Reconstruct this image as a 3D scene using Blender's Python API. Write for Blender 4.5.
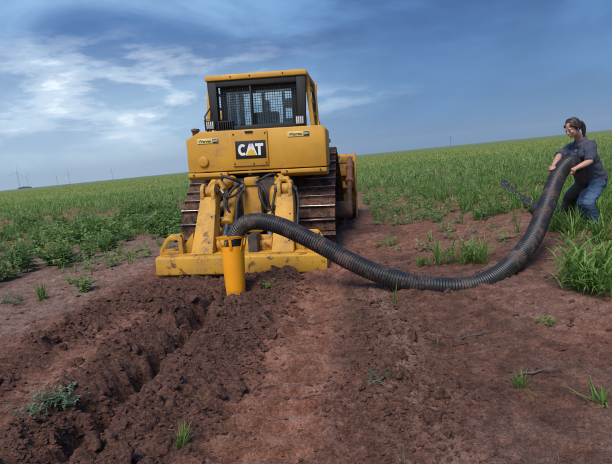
import bpy, bmesh, math, random
import numpy as np
from mathutils import Vector, Matrix, Euler
RAD = math.radians
rng = np.random.default_rng(7); random.seed(7)
S = bpy.context.scene
COL = S.collection
for o in list(bpy.data.objects): bpy.data.objects.remove(o)

# ------------------------------------------------------------------ camera
CH, FPX, PITCH, ROLL = 1.5, 480.0, RAD(8.48), RAD(5.7)
cF = Vector((0, math.cos(PITCH), -math.sin(PITCH))); cU0 = Vector((0, math.sin(PITCH), math.cos(PITCH))); cX = Vector((1, 0, 0))
cR = cX*math.cos(ROLL) - cU0*math.sin(ROLL); cU = cX*math.sin(ROLL) + cU0*math.cos(ROLL); cC = Vector((0, 0, CH))
cam = bpy.data.cameras.new('camera'); camo = bpy.data.objects.new('camera', cam); COL.objects.link(camo)
camo.matrix_world = Matrix(((cR.x, cU.x, -cF.x, 0), (cR.y, cU.y, -cF.y, 0), (cR.z, cU.z, -cF.z, CH), (0, 0, 0, 1)))
cam.sensor_width = 36; cam.sensor_fit = 'HORIZONTAL'; cam.lens = 36*FPX/612; cam.clip_start = .05; cam.clip_end = 20000
S.camera = camo
def ray(px, py): return cF + cR*((px-306)/FPX) + cU*((232-py)/FPX)
def gz(px, py, z=0.0): d = ray(px, py); return cC + d*((z-CH)/d.z)       # point at height z
def gy(px, py, y): d = ray(px, py); return cC + d*(y/d.y)                 # point at distance y

# ------------------------------------------------------------------ light
SUN_EL, SUN_AZ = RAD(52), RAD(205)      # azimuth clockwise from +Y : behind the camera, a little to the left
S.view_settings.view_transform = 'Standard'; S.view_settings.look = 'None'; S.view_settings.gamma = 1
S.view_settings.exposure = 1.32
sun = bpy.data.lights.new('sun', 'SUN'); suno = bpy.data.objects.new('sun', sun); COL.objects.link(suno)
sun.energy = 1.5; sun.angle = RAD(28); sun.color = (1.0, .93, .84)
sd = Vector((math.sin(SUN_AZ)*math.cos(SUN_EL), math.cos(SUN_AZ)*math.cos(SUN_EL), math.sin(SUN_EL)))
suno.rotation_euler = (-sd).to_track_quat('-Z', 'Y').to_euler()

class NT:                                # tiny node helper
    def __init__(s, tree): s.t = tree; s.n = tree.nodes; s.l = tree.links
    def new(s, typ, **kw):
        n = s.n.new(typ)
        for k, v in kw.items():
            if k.startswith('i_'):
                key = k[2:]; key = int(key) if key.isdigit() else key.replace('_', ' ')
                s.set(n.inputs[key], v)
            else: setattr(n, k, v)
        return n
    def set(s, sock, v):
        if isinstance(v, bpy.types.NodeSocket): s.l.new(v, sock)
        else: sock.default_value = v
    def math(s, op, a, b=0.0, c=0.0, clamp=False):
        n = s.n.new('ShaderNodeMath'); n.operation = op; n.use_clamp = clamp
        for i, v in enumerate((a, b, c)): s.set(n.inputs[i], v)
        return n.outputs[0]
    def ramp(s, fac, stops, interp='EASE'):
        n = s.n.new('ShaderNodeValToRGB'); n.color_ramp.interpolation = interp
        e = n.color_ramp.elements
        while len(e) < len(stops): e.new(.5)
        for i, (p, c) in enumerate(stops):
            e[i].position = p
            e[i].color = (c, c, c, 1) if isinstance(c, (int, float)) else (*c[:3], 1)
        s.set(n.inputs[0], fac); return n.outputs[0]
    def mix(s, f, a, b, blend='MIX'):
        n = s.n.new('ShaderNodeMix'); n.data_type = 'RGBA'; n.blend_type = blend
        for k, v in ((0, f), (6, a), (7, b)):
            if not isinstance(v, bpy.types.NodeSocket) and k > 0: v = (*v[:3], 1)
            s.set(n.inputs[k], v)
        return n.outputs[2]
    def noise(s, vec, scale, detail=4, rough=.55, dist=0.0):
        n = s.n.new('ShaderNodeTexNoise'); s.l.new(vec, n.inputs['Vector'])
        n.inputs['Scale'].default_value = scale; n.inputs['Detail'].default_value = detail
        n.inputs['Roughness'].default_value = rough; n.inputs['Distortion'].default_value = dist
        return n.outputs[0]
    def mapping(s, vec, scale=(1, 1, 1), loc=(0, 0, 0), rot=(0, 0, 0)):
        n = s.n.new('ShaderNodeMapping'); s.l.new(vec, n.inputs[0])
        n.inputs['Scale'].default_value = scale; n.inputs['Location'].default_value = loc; n.inputs['Rotation'].default_value = rot
        return n.outputs[0]

W = bpy.data.worlds.new('World'); S.world = W; W.use_nodes = True
w = NT(W.node_tree); w.n.clear()
skyn = w.new('ShaderNodeTexSky', sky_type='NISHITA', sun_disc=False, sun_elevation=SUN_EL, sun_rotation=SUN_AZ)
tc = w.new('ShaderNodeTexCoord').outputs['Generated']
sp = w.new('ShaderNodeSeparateXYZ', i_0=tc)
zc = w.math('MAXIMUM', sp.outputs[2], 0.0)
den = w.math('ADD', zc, .10)
pl = w.new('ShaderNodeCombineXYZ', i_0=w.math('DIVIDE', sp.outputs[0], den), i_1=w.math('DIVIDE', sp.outputs[1], den)).outputs[0]
# broad storm mass: darker to the east (right), paler to the west (left)
west = w.math('MULTIPLY_ADD', sp.outputs[0], -1.0, .42)
big = w.noise(w.mapping(pl, (.30, .62, 1), (3.1, 1.7, 0)), 1.0, 3, .5, .6)
wst = w.math('MULTIPLY_ADD', w.math('SUBTRACT', big, .5), .75, west, clamp=True)
fine = w.noise(w.mapping(tc, (1.5, 1.5, 4.6), (5.3, .4, .2), (.1, .12, .25)), 1.7, 7, .56, .55)
deck_dark = w.mix(w.ramp(fine, [(.34, 0), (.64, 1)]), (.012, .046, .140), (.045, .120, .272))
deck_pale = w.mix(w.ramp(fine, [(.34, 0), (.66, 1)]), (.026, .080, .205), (.150, .262, .400))
deck = w.mix(w.ramp(wst, [(.12, 0), (.75, 1)]), deck_dark, deck_pale)
# paler rain haze low down
low = w.ramp(sp.outputs[2], [(0.0, 1), (.11, .6), (.28, 0)])
lowc = w.mix(w.ramp(w.math('MULTIPLY_ADD', sp.outputs[0], .5, .5), [(.30, 0), (.64, 1)]), (.245, .335, .415), (.032, .104, .222))
deck = w.mix(low, deck, lowc)
# torn bright gaps
gap = w.noise(w.mapping(tc, (2.0, 2.0, 7.0), (.35, .2, .42)), 2.5, 9, .62, .2)
band = w.ramp(sp.outputs[2], [(.01, .1), (.12, .8), (.16, 1), (.20, .7), (.29, 0)])
gm = w.math('MULTIPLY', w.ramp(gap, [(.44, 0), (.55, .45), (.64, 1)]), w.math('MULTIPLY', band, w.ramp(wst, [(.22, 0), (.62, 1)])))
deck = w.mix(gm, deck, (.50, .55, .58))
bg1 = w.new('ShaderNodeBackground', i_Color=skyn.outputs[0], i_Strength=.07)
bg2 = w.new('ShaderNodeBackground', i_Color=deck, i_Strength=.86)
mx = w.new('ShaderNodeMixShader', i_0=.93); w.l.new(bg1.outputs[0], mx.inputs[1]); w.l.new(bg2.outputs[0], mx.inputs[2])
w.l.new(mx.outputs[0], w.new('ShaderNodeOutputWorld').inputs[0])

# ------------------------------------------------------------------ materials
def mat(name, build):
    m = bpy.data.materials.new(name); m.use_nodes = True
    t = NT(m.node_tree); t.n.clear()
    p = t.new('ShaderNodeBsdfPrincipled'); o = t.new('ShaderNodeOutputMaterial'); t.l.new(p.outputs[0], o.inputs[0])
    build(t, p, o); return m
def obj_co(t): return t.new('ShaderNodeTexCoord').outputs['Object']
def bump(t, p, h, strength=.5, dist=.01):
    b = t.new('ShaderNodeBump', i_Height=h, i_Strength=strength, i_Distance=dist); t.l.new(b.outputs[0], p.inputs['Normal'])
MUD = (.15, .072, .047); MUD_L = (.24, .135, .095)
def paint(name, col, rough=.42, dirt=.5, dirt_scale=3.0, rust=.0, spec=.5, mud_z=None):
    def b(t, p, o):
        co = obj_co(t)
        n1 = t.noise(co, dirt_scale, 7, .68); n2 = t.noise(co, 38, 4, .6)
        base = t.mix(t.ramp(t.noise(co, 1.3, 3), [(.3, 0), (.7, 1)]), [c*.86 for c in col], [min(1, c*1.07) for c in col])
        film = t.math('MULTIPLY', t.ramp(n1, [(.42, 0), (.74, 1)]), dirt)
        base = t.mix(film, base, MUD_L)
        spk = t.ramp(t.math('ADD', t.math('MULTIPLY', n2, .45), t.math('MULTIPLY', n1, .55)), [(.56, 0), (.63, 1)], 'LINEAR')
        base = t.mix(t.math('MULTIPLY', spk, min(1, dirt*1.15)), base, MUD)
        if mud_z:
            z = t.new('ShaderNodeSeparateXYZ', i_0=co).outputs[2]
            zz = t.math('ADD', z, t.math('MULTIPLY', t.math('SUBTRACT', n1, .5), mud_z[2]))
            mr = t.new('ShaderNodeMapRange', i_0=zz, i_1=mud_z[0], i_2=mud_z[1], i_3=1.0, i_4=0.0).outputs[0]
            base = t.mix(mr, base, MUD)
        if rust:
            r = t.ramp(t.noise(co, 5.5, 8, .72, .3), [(.60-rust*.1, 0), (.66-rust*.1, 1)], 'LINEAR')
            base = t.mix(t.math('MULTIPLY', r, .85), base, (.12, .045, .022))
        t.set(p.inputs['Base Color'], base); p.inputs['Specular IOR Level'].default_value = spec
        t.set(p.inputs['Roughness'], t.math('ADD', rough, t.math('MULTIPLY', n1, .28)))
        bump(t, p, t.math('ADD', n2, t.math('MULTIPLY', spk, .8)), .25, .004)
    return mat(name, b)
def plain(name, col, rough=.5, metal=0.0, nscale=14, var=.25, bmp=.0):
    def b(t, p, o):
        co = obj_co(t); n = t.noise(co, nscale, 5, .6)
        t.set(p.inputs['Base Color'], t.mix(t.ramp(n, [(.3, 0), (.7, 1)]), [c*(1-var) for c in col], [min(1, c*(1+var)) for c in col]))
        p.inputs['Roughness'].default_value = rough; p.inputs['Metallic'].default_value = metal
        if bmp: bump(t, p, n, bmp, .01)
    return mat(name, b)
YEL = (.60, .300, .022)
M = {}
M['yellow'] = paint('machine_yellow_paint', YEL, .40, .30, 2.4)
M['yellow_low'] = paint('machine_yellow_paint_muddy', YEL, .48, .62, 4.2, rust=.25)
M['yellow_beam'] = paint('ripper_yellow_paint_rusty', (.60, .31, .025), .46, .55, 3.4, rust=.42)
M['black'] = paint('black_paint', (.008, .009, .011), .5, .04, 3)
M['dark'] = paint('dark_greasy_steel', (.028, .025, .022), .5, .45, 5)
M['rubber'] = plain('black_hose_rubber', (.02, .02, .021), .55)
M['chrome'] = plain('chromed_rod', (.62, .62, .62), .18, 1.0)
M['track'] = paint('muddy_track_steel', (.12, .068, .048), .7, 1.0, 6.0, rust=.5, spec=.25)
def _trk(t, p, o):
    co = obj_co(t); g = t.new('ShaderNodeNewGeometry').outputs['Position']; n1 = t.noise(g, 7, 7, .7); n2 = t.noise(g, 30, 5, .65)
    c = t.mix(t.ramp(n1, [(.38, 0), (.58, 1)]), (.045, .028, .022), t.mix(t.ramp(n2, [(.3, 0), (.7, 1)]), (.10, .046, .030), (.25, .125, .085)))
    t.set(p.inputs['Base Color'], c); p.inputs['Roughness'].default_value = .85; p.inputs['Specular IOR Level'].default_value = .25
    bump(t, p, t.math('ADD', n1, t.math('MULTIPLY', n2, .5)), 1.0, .05)
M['shoe_mud'] = mat('mud_caked_track_shoe', _trk)
M['blade'] = paint('mud_smeared_blade_paint', (.52, .27, .04), .6, 1.0, 4.5, rust=.5, spec=.3)
M['bare'] = plain('worn_bare_steel', (.34, .31, .28), .38, .85, 22, .35, .1)
M['brace'] = paint('rust_orange_brace', (.26, .10, .04), .6, .9, 9, rust=.7)
M['white'] = plain('white_vinyl', (.78, .78, .76), .45, 0, 9, .05)
M['logo_yellow'] = plain('logo_yellow', (.75, .47, .03), .45, 0, 9, .05)
M['logo_black'] = plain('logo_black', (.012, .012, .014), .4, 0, 9, .1)
M['sticker'] = plain('sticker_cream', (.74, .60, .22), .5, 0, 9, .1)
M['lamp'] = plain('lamp_lens', (.62, .64, .66), .12, 0, 30, .2)
M['seat'] = plain('seat_vinyl', (.03, .032, .036), .6)
M['interior'] = plain('cab_grey', (.16, .17, .18), .6)
M['chute'] = paint('chute_yellow_plastic', (.95, .36, .002), .36, .06, 5, mud_z=(.10, .30, .5))
M['skin'] = plain('skin', (.50, .27, .19), .5, 0, 26, .10)
M['hair'] = plain('brown_hair', (.035, .019, .013), .45, 0, 60, .5, .6)
M['band'] = plain('headband_grey', (.14, .145, .16), .7)
M['eye_white'] = plain('eye_white', (.7, .68, .66), .25)
M['eye_dark'] = plain('eye_dark', (.03, .02, .015), .2)
M['lips'] = plain('lips', (.40, .15, .12), .45)
M['shoe'] = plain('dark_boot', (.03, .026, .024), .7)
M['steel_far'] = plain('turbine_grey', (.52, .55, .60), .5)
M['wood'] = plain('weathered_wood', (.10, .075, .055), .8)
def _glass(t, p, o):
    g = t.new('ShaderNodeBsdfGlossy', i_Roughness=.03); g.inputs[0].default_value = (.9, .95, 1, 1)
    tr = t.new('ShaderNodeBsdfTransparent'); tr.inputs[0].default_value = (.88, .93, .94, 1)
    fr = t.new('ShaderNodeFresnel', i_IOR=1.5); m = t.new('ShaderNodeMixShader', i_0=t.math('MULTIPLY_ADD', fr.outputs[0], .9, .03))
    t.l.new(tr.outputs[0], m.inputs[1]); t.l.new(g.outputs[0], m.inputs[2]); t.l.new(m.outputs[0], o.inputs[0])
M['glass'] = mat('cab_glass', _glass)
def _pipe(t, p, o):
    co = obj_co(t); n = t.noise(co, 5, 7, .7); n2 = t.noise(co, 45, 4, .6)
    d = t.ramp(t.math('ADD', t.math('MULTIPLY', n, .7), t.math('MULTIPLY', n2, .3)), [(.47, 0), (.66, 1)])
    t.set(p.inputs['Base Color'], t.mix(t.math('MULTIPLY', d, .75), (.017, .017, .019), (.17, .098, .075)))
    t.set(p.inputs['Roughness'], t.math('MULTIPLY_ADD', d, .35, .42)); bump(t, p, n2, .2, .003)
M['pipe'] = mat('black_corrugated_plastic', _pipe)
def _fabric(col, dark, fold):
    def b(t, p, o):
        co = obj_co(t); n = t.noise(co, 9, 4, .6, .8); n2 = t.noise(co, 300, 2)
        c = t.mix(t.ramp(t.noise(co, 4, 5, .6), [(.3, 0), (.7, 1)]), dark, col)
        t.set(p.inputs['Base Color'], c); p.inputs['Roughness'].default_value = .9; p.inputs['Specular IOR Level'].default_value = .15
        bump(t, p, t.math('ADD', t.math('MULTIPLY', n, 1.0), t.math('MULTIPLY', n2, .05)), fold, .05)
    return b
M['shirt'] = mat('slate_blue_cotton', _fabric((.090, .098, .140), (.055, .061, .095), .7))
M['jeans'] = mat('blue_denim', _fabric((.10, .165, .275), (.026, .05, .10), .9))

def _soil(t, p, o):
    co = t.new('ShaderNodeNewGeometry').outputs['Position']
    a = t.new('ShaderNodeAttribute', attribute_name='soil'); sc = t.new('ShaderNodeSeparateColor', i_0=a.outputs['Color'])
    dist, red, veg = sc.outputs[0], sc.outputs[1], sc.outputs[2]; pale = a.outputs['Alpha']
    n1 = t.noise(co, .9, 5, .6); n2 = t.noise(co, 7, 6, .68); n3 = t.noise(co, 42, 6, .7); n4 = t.noise(co, 2.6, 5, .65)
    base = t.mix(t.ramp(n2, [(.32, 0), (.68, 1)]), (.140, .063, .043), (.29, .138, .094))
    base = t.mix(t.math('MULTIPLY', t.ramp(n4, [(.45, 0), (.66, 1)]), .5), base, (.070, .037, .031))
    redc = t.mix(t.ramp(n2, [(.35, 0), (.66, 1)]), (.285, .108, .068), (.47, .235, .170))
    base = t.mix(t.math('MULTIPLY', red, t.ramp(n4, [(.30, .25), (.62, 1)])), base, redc)
    palec = t.mix(t.ramp(n2, [(.3, 0), (.7, 1)]), (.23, .135, .105), (.42, .275, .225))
    base = t.mix(t.math('MULTIPLY', pale, t.ramp(n4, [(.28, .3), (.6, 1)])), base, palec)
    wet = t.mix(t.ramp(n3, [(.35, 0), (.68, 1)]), (.055, .027, .021), (.190, .092, .068))
    base = t.mix(t.math('MULTIPLY', dist, t.ramp(n2, [(.22, 1), (.72, .45)])), base, wet)
    grain = t.ramp(t.math('ADD', t.math('MULTIPLY', n3, .5), t.math('MULTIPLY', t.noise(co, 120, 4, .7), .5)), [(.35, .34), (.50, .98), (.65, 1.75)], 'LINEAR')
    base = t.mix(1.0, base, grain, 'MULTIPLY')
    crop = t.mix(t.ramp(t.noise(co, .05, 5, .6), [(.35, 0), (.65, 1)]), (.17, .23, .05), (.28, .33, .075))
    base = t.mix(veg, base, t.mix(t.ramp(n1, [(.3, 0), (.7, 1)]), crop, (.05, .075, .026)))
    t.set(p.inputs['Base Color'], base); p.inputs['Roughness'].default_value = .93; p.inputs['Specular IOR Level'].default_value = .25
    h = t.math('ADD', t.math('MULTIPLY', n2, .45), t.math('ADD', t.math('MULTIPLY', n3, .50), t.math('MULTIPLY', t.noise(co, 130, 4, .65), .25)))
    bump(t, p, h, 1.0, .06)
M['soil'] = mat('red_brown_soil', _soil)
def _clod(t, p, o):
    co = t.new('ShaderNodeNewGeometry').outputs['Position']; n2 = t.noise(co, 9, 5, .65); n3 = t.noise(co, 60, 5, .7)
    tn = t.new('ShaderNodeAttribute', attribute_name='tint').outputs['Fac']
    c = t.mix(t.ramp(n3, [(.35, 0), (.68, 1)]), (.060, .029, .023), (.20, .096, .070))
    c = t.mix(t.ramp(tn, [(.70, 0), (1.0, .8)]), c, (.19, .092, .066))
    t.set(p.inputs['Base Color'], c); p.inputs['Roughness'].default_value = .95; p.inputs['Specular IOR Level'].default_value = .2
    bump(t, p, t.math('ADD', n3, t.math('MULTIPLY', n2, .6)), .9, .02)
M['clod'] = mat('soil_clod', _clod)
def leafmat(name, a, b, c, trans=.3):
    def bd(t, p, o):
        tn = t.new('ShaderNodeAttribute', attribute_name='tint').outputs['Fac']
        col = t.ramp(tn, [(0, a), (.5, b), (1, c)], 'LINEAR')
        t.set(p.inputs['Base Color'], col); p.inputs['Roughness'].default_value = .55; p.inputs['Specular IOR Level'].default_value = .3
        tr = t.new('ShaderNodeBsdfTranslucent', i_0=t.mix(1.0, col, (1.3, 1.5, .6), 'MULTIPLY')); m = t.new('ShaderNodeMixShader', i_0=trans)
        t.l.new(p.outputs[0], m.inputs[1]); t.l.new(tr.outputs[0], m.inputs[2]); t.l.new(m.outputs[0], o.inputs[0])
    return mat(name, bd)
M['weed'] = leafmat('weed_leaves', (.045, .105, .042), (.11, .20, .068), (.22, .305, .10))
M['grass'] = leafmat('grass_blades', (.065, .125, .030), (.14, .245, .052), (.25, .355, .10))
M['pale_weed'] = leafmat('silvery_weed_leaves', (.06, .105, .065), (.12, .18, .11), (.21, .27, .18))
M['crop'] = leafmat('field_crop', (.09, .145, .04), (.20, .255, .06), (.34, .365, .09))
M['straw'] = leafmat('dry_straw', (.16, .12, .06), (.26, .20, .10), (.36, .30, .17), .1)
M['tree'] = leafmat('far_tree', (.02, .04, .02), (.035, .06, .03), (.05, .08, .035))

# ------------------------------------------------------------------ mesh helpers
def empty(name, loc=(0, 0, 0), rot=(0, 0, 0), parent=None):
    o = bpy.data.objects.new(name, None); COL.objects.link(o); o.location = loc; o.rotation_euler = rot; o.parent = parent
    o.empty_display_size = .2; return o
def tag(o, label=None, cat=None, group=None, kind=None):
    if label: o['label'] = label
    if cat: o['category'] = cat
    if group: o['group'] = group
    if kind: o['kind'] = kind
    return o
def np_obj(name, V, F4, m, parent=None, tint=None, smooth=False, F3=None):
    """numpy verts (n,3), quads (k,4), tris (j,3) -> object"""
    me = bpy.data.meshes.new(name)
    V = np.asarray(V, np.float32); F4 = np.zeros((0, 4), np.int32) if F4 is None else np.asarray(F4, np.int32)
    F3 = np.zeros((0, 3), np.int32) if F3 is None else np.asarray(F3, np.int32)
    n4, n3 = len(F4), len(F3)
    me.vertices.add(len(V)); me.vertices.foreach_set('co', V.ravel())
    me.loops.add(n4*4+n3*3); me.loops.foreach_set('vertex_index', np.concatenate([F4.ravel(), F3.ravel()]).astype(np.int32))
    me.polygons.add(n4+n3)
    me.polygons.foreach_set('loop_start', np.concatenate([np.arange(n4)*4, n4*4+np.arange(n3)*3]).astype(np.int32))
    me.polygons.foreach_set('use_smooth', np.full(n4+n3, smooth))
    me.update(calc_edges=True)
    if tint is not None:
        a = me.attributes.new('tint', 'FLOAT', 'POINT'); a.data.foreach_set('value', np.asarray(tint, np.float32))
    me.materials.append(m)
    o = bpy.data.objects.new(name, me); COL.objects.link(o); o.parent = parent
    return o
class MB:
    def __init__(s): s.v = []; s.f = []
    def add(s, vs, fs, X=None):
        b = len(s.v); s.v += [tuple(X @ Vector(q)) if X else tuple(q) for q in vs]; s.f += [tuple(i+b for i in q) for q in fs]; return s
    def box(s, lo, hi, X=None):
        (a, b, c), (d, e, g) = lo, hi
        return s.add([(a, b, c), (d, b, c), (d, e, c), (a, e, c), (a, b, g), (d, b, g), (d, e, g), (a, e, g)],
                     [(0, 3, 2, 1), (4, 5, 6, 7), (0, 1, 5, 4), (1, 2, 6, 5), (2, 3, 7, 6), (3, 0, 4, 7)], X)
    def prism(s, prof, ax, lo, hi, X=None):
        """profile of 2-D points extruded along axis ax (0,1,2)"""
        n = len(prof); o = [i for i in range(3) if i != ax]; vs = []
        for t in (lo, hi):
            for a, b in prof:
                q = [0, 0, 0]; q[ax] = t; q[o[0]] = a; q[o[1]] = b; vs.append(q)
        return s.add(vs, [tuple(range(n)), tuple(range(2*n-1, n-1, -1))] + [(i, i+n, (i+1) % n+n, (i+1) % n) for i in range(n)], X)
    def tube(s, pts, rad, n=12, cap=True, X=None):
        pts = [Vector(p) for p in pts]; k = len(pts); rad = [rad]*k if isinstance(rad, (int, float)) else list(rad)
        T = [(pts[min(i+1, k-1)]-pts[max(i-1, 0)]).normalized() for i in range(k)]
        u = T[0].orthogonal().normalized(); vs = []
        for i in range(k):
            u = (u - T[i]*u.dot(T[i])).normalized(); v = T[i].cross(u)
            vs += [pts[i] + (u*math.cos(2*math.pi*j/n)+v*math.sin(2*math.pi*j/n))*rad[i] for j in range(n)]
        fs = [(i*n+j, i*n+(j+1) % n, (i+1)*n+(j+1) % n, (i+1)*n+j) for i in range(k-1) for j in range(n)]
        if cap: fs += [tuple(range(n-1, -1, -1)), tuple((k-1)*n+j for j in range(n))]
        return s.add(vs, fs, X)
    def cyl(s, a, b, r, r2=None, n=18): return s.tube([a, b], [r, r if r2 is None else r2], n)
    def bar(s, a, b, wx, wy, up=(0, 0, 1)):
        """rectangular bar from a to b"""
        a, b = Vector(a), Vector(b); t = (b-a).normalized(); u = Vector(up); x = t.cross(u).normalized(); y = x.cross(t)
        vs = [p + x*(sx*wx/2) + y*(sy*wy/2) for p in (a, b) for sx, sy in ((-1, -1), (1, -1), (1, 1), (-1, 1))]
        return s.add(vs, [(0, 1, 2, 3), (7, 6, 5, 4), (0, 4, 5, 1), (1, 5, 6, 2), (2, 6, 7, 3), (3, 7, 4, 0)])
    def build(s, name, m, parent=None, bevel=0.0, smooth=True, seg=2):
        me = bpy.data.meshes.new(name); me.from_pydata(s.v, [], s.f)
        bm = bmesh.new(); bm.from_mesh(me); bmesh.ops.recalc_face_normals(bm, faces=bm.faces)
        if bevel:
            es = [e for e in bm.edges if len(e.link_faces) == 2 and e.calc_face_angle(0) > .6]
            if es: bmesh.ops.bevel(bm, geom=es, offset=bevel, segments=seg, affect='EDGES', profile=.5, clamp_overlap=True)
        bm.to_mesh(me); bm.free()
        if smooth:
            me.polygons.foreach_set('use_smooth', [True]*len(me.polygons)); me.set_sharp_from_angle(angle=RAD(38))
        me.materials.append(m)
        o = bpy.data.objects.new(name, me); COL.objects.link(o); o.parent = parent
        return o

# ------------------------------------------------------------------ noise
def _hash(ix, iy, s):
    h = (ix.astype(np.int64)*374761393 + iy.astype(np.int64)*668265263 + s*974634777) & 0x7fffffff
    h = ((h ^ (h >> 13))*1274126177) & 0x7fffffff
    return ((h ^ (h >> 16)) & 0xffff)/65535.0
def vnoise(x, y, s=0):
    ix, iy = np.floor(x), np.floor(y); fx, fy = x-ix, y-iy; fx = fx*fx*fx*(fx*(fx*6-15)+10); fy = fy*fy*fy*(fy*(fy*6-15)+10)
    a, b, c, d = (_hash(ix+i, iy+j, s) for i, j in ((0, 0), (1, 0), (0, 1), (1, 1)))
    return (a*(1-fx)+b*fx)*(1-fy)+(c*(1-fx)+d*fx)*fy
def fbm(x, y, o=4, s=0, g=.5):
    t = 0; a = 1; n = 0
    for i in range(o): t = t + a*vnoise(x*2**i+i*17.3, y*2**i-i*9.1, s+i); n += a; a *= g
    return t/n
def domes(x, y, s=0):
    """lumpy cells: rounded tops, sharp creases"""
    ix, iy = np.floor(x), np.floor(y); best = np.zeros_like(x)
    for i in (-1, 0, 1):
        for j in (-1, 0, 1):
            cx, cy = ix+i, iy+j; px = cx+.15+.7*_hash(cx, cy, s+11); py = cy+.15+.7*_hash(cx, cy, s+23); r = .35+.5*_hash(cx, cy, s+37)
            d2 = ((x-px)**2+(y-py)**2)/(r*r); best = np.maximum(best, r*np.sqrt(np.clip(1-d2, 0, 1)))
    return best
def sst(x, a, b): t = np.clip((x-a)/(b-a), 0, 1); return t*t*(3-2*t)

# ------------------------------------------------------------------ ground
HEAD = RAD(7.31); hx, hy = math.sin(HEAD), math.cos(HEAD)
CHUTE = gy(235.5, 298, 6.05)                    # foot of the pipe chute in the furrow
def uv(x, y): dx, dy = x-CHUTE.x, y-CHUTE.y; return dx*hy-dy*hx, dx*hx+dy*hy
def masks(x, y):
    u, v = uv(x, y)
    wob = (fbm(x*1.4, y*1.4, 3, 5)-.5)*.5
    behind = 1-sst(v, 1.0, 2.2)
    dist = sst(u+wob, -1.75, -1.25)*(1-sst(u+wob, .75, 1.15))*behind
    dist = np.maximum(dist*(1-.75*np.exp(-((u+.85+wob*.4)/.26)**2)*(1-sst(v, -1.2, -.4))), np.exp(-((u-1.85+wob)/.35)**2)*.55*(1-sst(v, -.2, 1.2)))
    return u, v, wob, behind, dist
def ground_h(x, y, fine=True):
    x = np.asarray(x, float); y = np.asarray(y, float)
    u, v, wob, behind, dist = masks(x, y)
    near = 1-sst(np.hypot(x, y), 25, 60)
    h = ((fbm(x*.35, y*.35, 3, 2)-.5)*.10 + (fbm(x*1.7, y*1.7, 3, 3)-.5)*.05)*near
    h += .10*sst(x, 2.6, 4.2)*(1-sst(y, 12, 20))
    h += (fbm(x*.012, y*.012, 2, 8)-.5)*.5*sst(np.hypot(x, y), 40, 150)*(1-sst(np.hypot(x, y), 1200, 2500))
    ed = behind*sst(-v, -1.3, .1)*(1-.75*sst(v, -.7, -.1))
    n1 = fbm(x*2.3, y*2.3, 3, 21); n2 = fbm(x*1.1, y*1.1, 2, 31)
    lump = domes(x*5.2+n1, y*5.2, 13)
    uu = u+(fbm(x*2.2, y*2.2, 3, 41)-.5)*.26+(lump-.3)*.12*(1 if fine else 0)
    h += ed*(.15*np.exp(-((uu+.27)/.17)**2)*(.0+1.1*n1+.9*lump) + .065*np.exp(-((uu-.36)/.24)**2)*(.1+1.0*n1+.9*lump)
             + .12*np.exp(-((uu+1.36)/.22)**2)*(.0+1.1*n2+.9*lump))
    h += .06*np.exp(-(u/1.25)**4)*np.exp(-((v-.35)/.38)**2)*(.2+1.3*n1)-.03*np.exp(-(u/1.4)**4)*np.exp(-((v-.9)/.4)**2)
    h -= .10*np.exp(-(u/1.45)**4)*np.exp(-((v-.15)/.62)**2)
    h -= .12*np.exp(-(u/.38)**2-((v+.14)/.30)**2)
    slot = np.exp(-(np.abs(uu)/(.045+.07*fbm(x*1.6+7, y*1.6, 2, 47)+.16*np.exp(-((v+.15)/.35)**2)))**3)*(1-sst(v, .05, .35))
    h -= slot*(.27*(.35+.9*n2)+.10*np.exp(-((v+.1)/.4)**2))
    lane = np.exp(-((u-1.06)/.33)**6)*(1-sst(v, 1.5, 2.2))
    h -= .045*lane
    lane2 = np.exp(-((u+.85)/.22)**4)*(1-sst(v, -1.0, -.2)); h -= .03*lane2
    if fine:
        cle = np.abs(((v+(u-1.06)*.04)/.216) % 1.0-.5)*2
        h += lane*(sst(cle, .50, .72)*.075-.03)*(.25+.75*sst(fbm(x*1.5, y*1.5, 3, 61), .34, .50))*(.6+.8*vnoise(x*7, y*7, 63))
        a = (.40+.60*dist)*near; a = a*(1-.45*lane2)*(1-.25*lane)
        p1 = fbm(x*2.6, y*2.6, 3, 71); q = dist*sst(p1, .34, .62)
        h += a*q*.105*domes(x*4.2+n1*.8, y*4.2, 3)
        h += a*(.25+.75*sst(p1, .3, .6))*.078*domes(x*8.5+n1, y*8.5+n2, 5) + a*.046*domes(x*17, y*17+n1, 7) + a*.022*domes(x*33, y*33, 9)
        h += a*.06*(fbm(x*9, y*9, 4, 81)-.5)-a*(.045*q+.035)
        crack = np.minimum(np.abs(fbm(x*2.2+3, y*2.2, 3, 91)-.5), np.abs(fbm(x*3.1, y*3.1+5, 3, 97)-.5)); h -= .026*(1-sst(crack, 0, .022))*(1-dist)*(1-lane)*near
        tread = np.exp(-((x-.62-.06*(y-3))/.17)**4)*(1-sst(y, 5, 6.5)); h += tread*(.016*sst(np.abs((y/.075+np.abs(x-.62)*6) % 1-.5)*2, .4, .8)-.02)
    return h
def gh(x, y, fine=False): return float(ground_h(np.array([float(x)]), np.array([float(y)]), fine)[0])
def poly_mask(poly_px):
    P = [gz(a, b) for a, b in poly_px]; P = [(p.x, p.y) for p in P]
    def inside(x, y):
        r = np.zeros(x.shape, bool); n = len(P)
        for i in range(n):
            (x0, y0), (x1, y1) = P[i], P[(i+1) % n]
            c = ((y0 > y) != (y1 > y)) & (x < (x1-x0)*(y-y0)/((y1-y0) if y1 != y0 else 1e-9)+x0); r ^= c
        return r
    return inside
def grow(a, step, lim, k):
    out = []; x = a; s = step
    while abs(x) < lim: s *= k; x += s; out.append(x)
    return out
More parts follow.
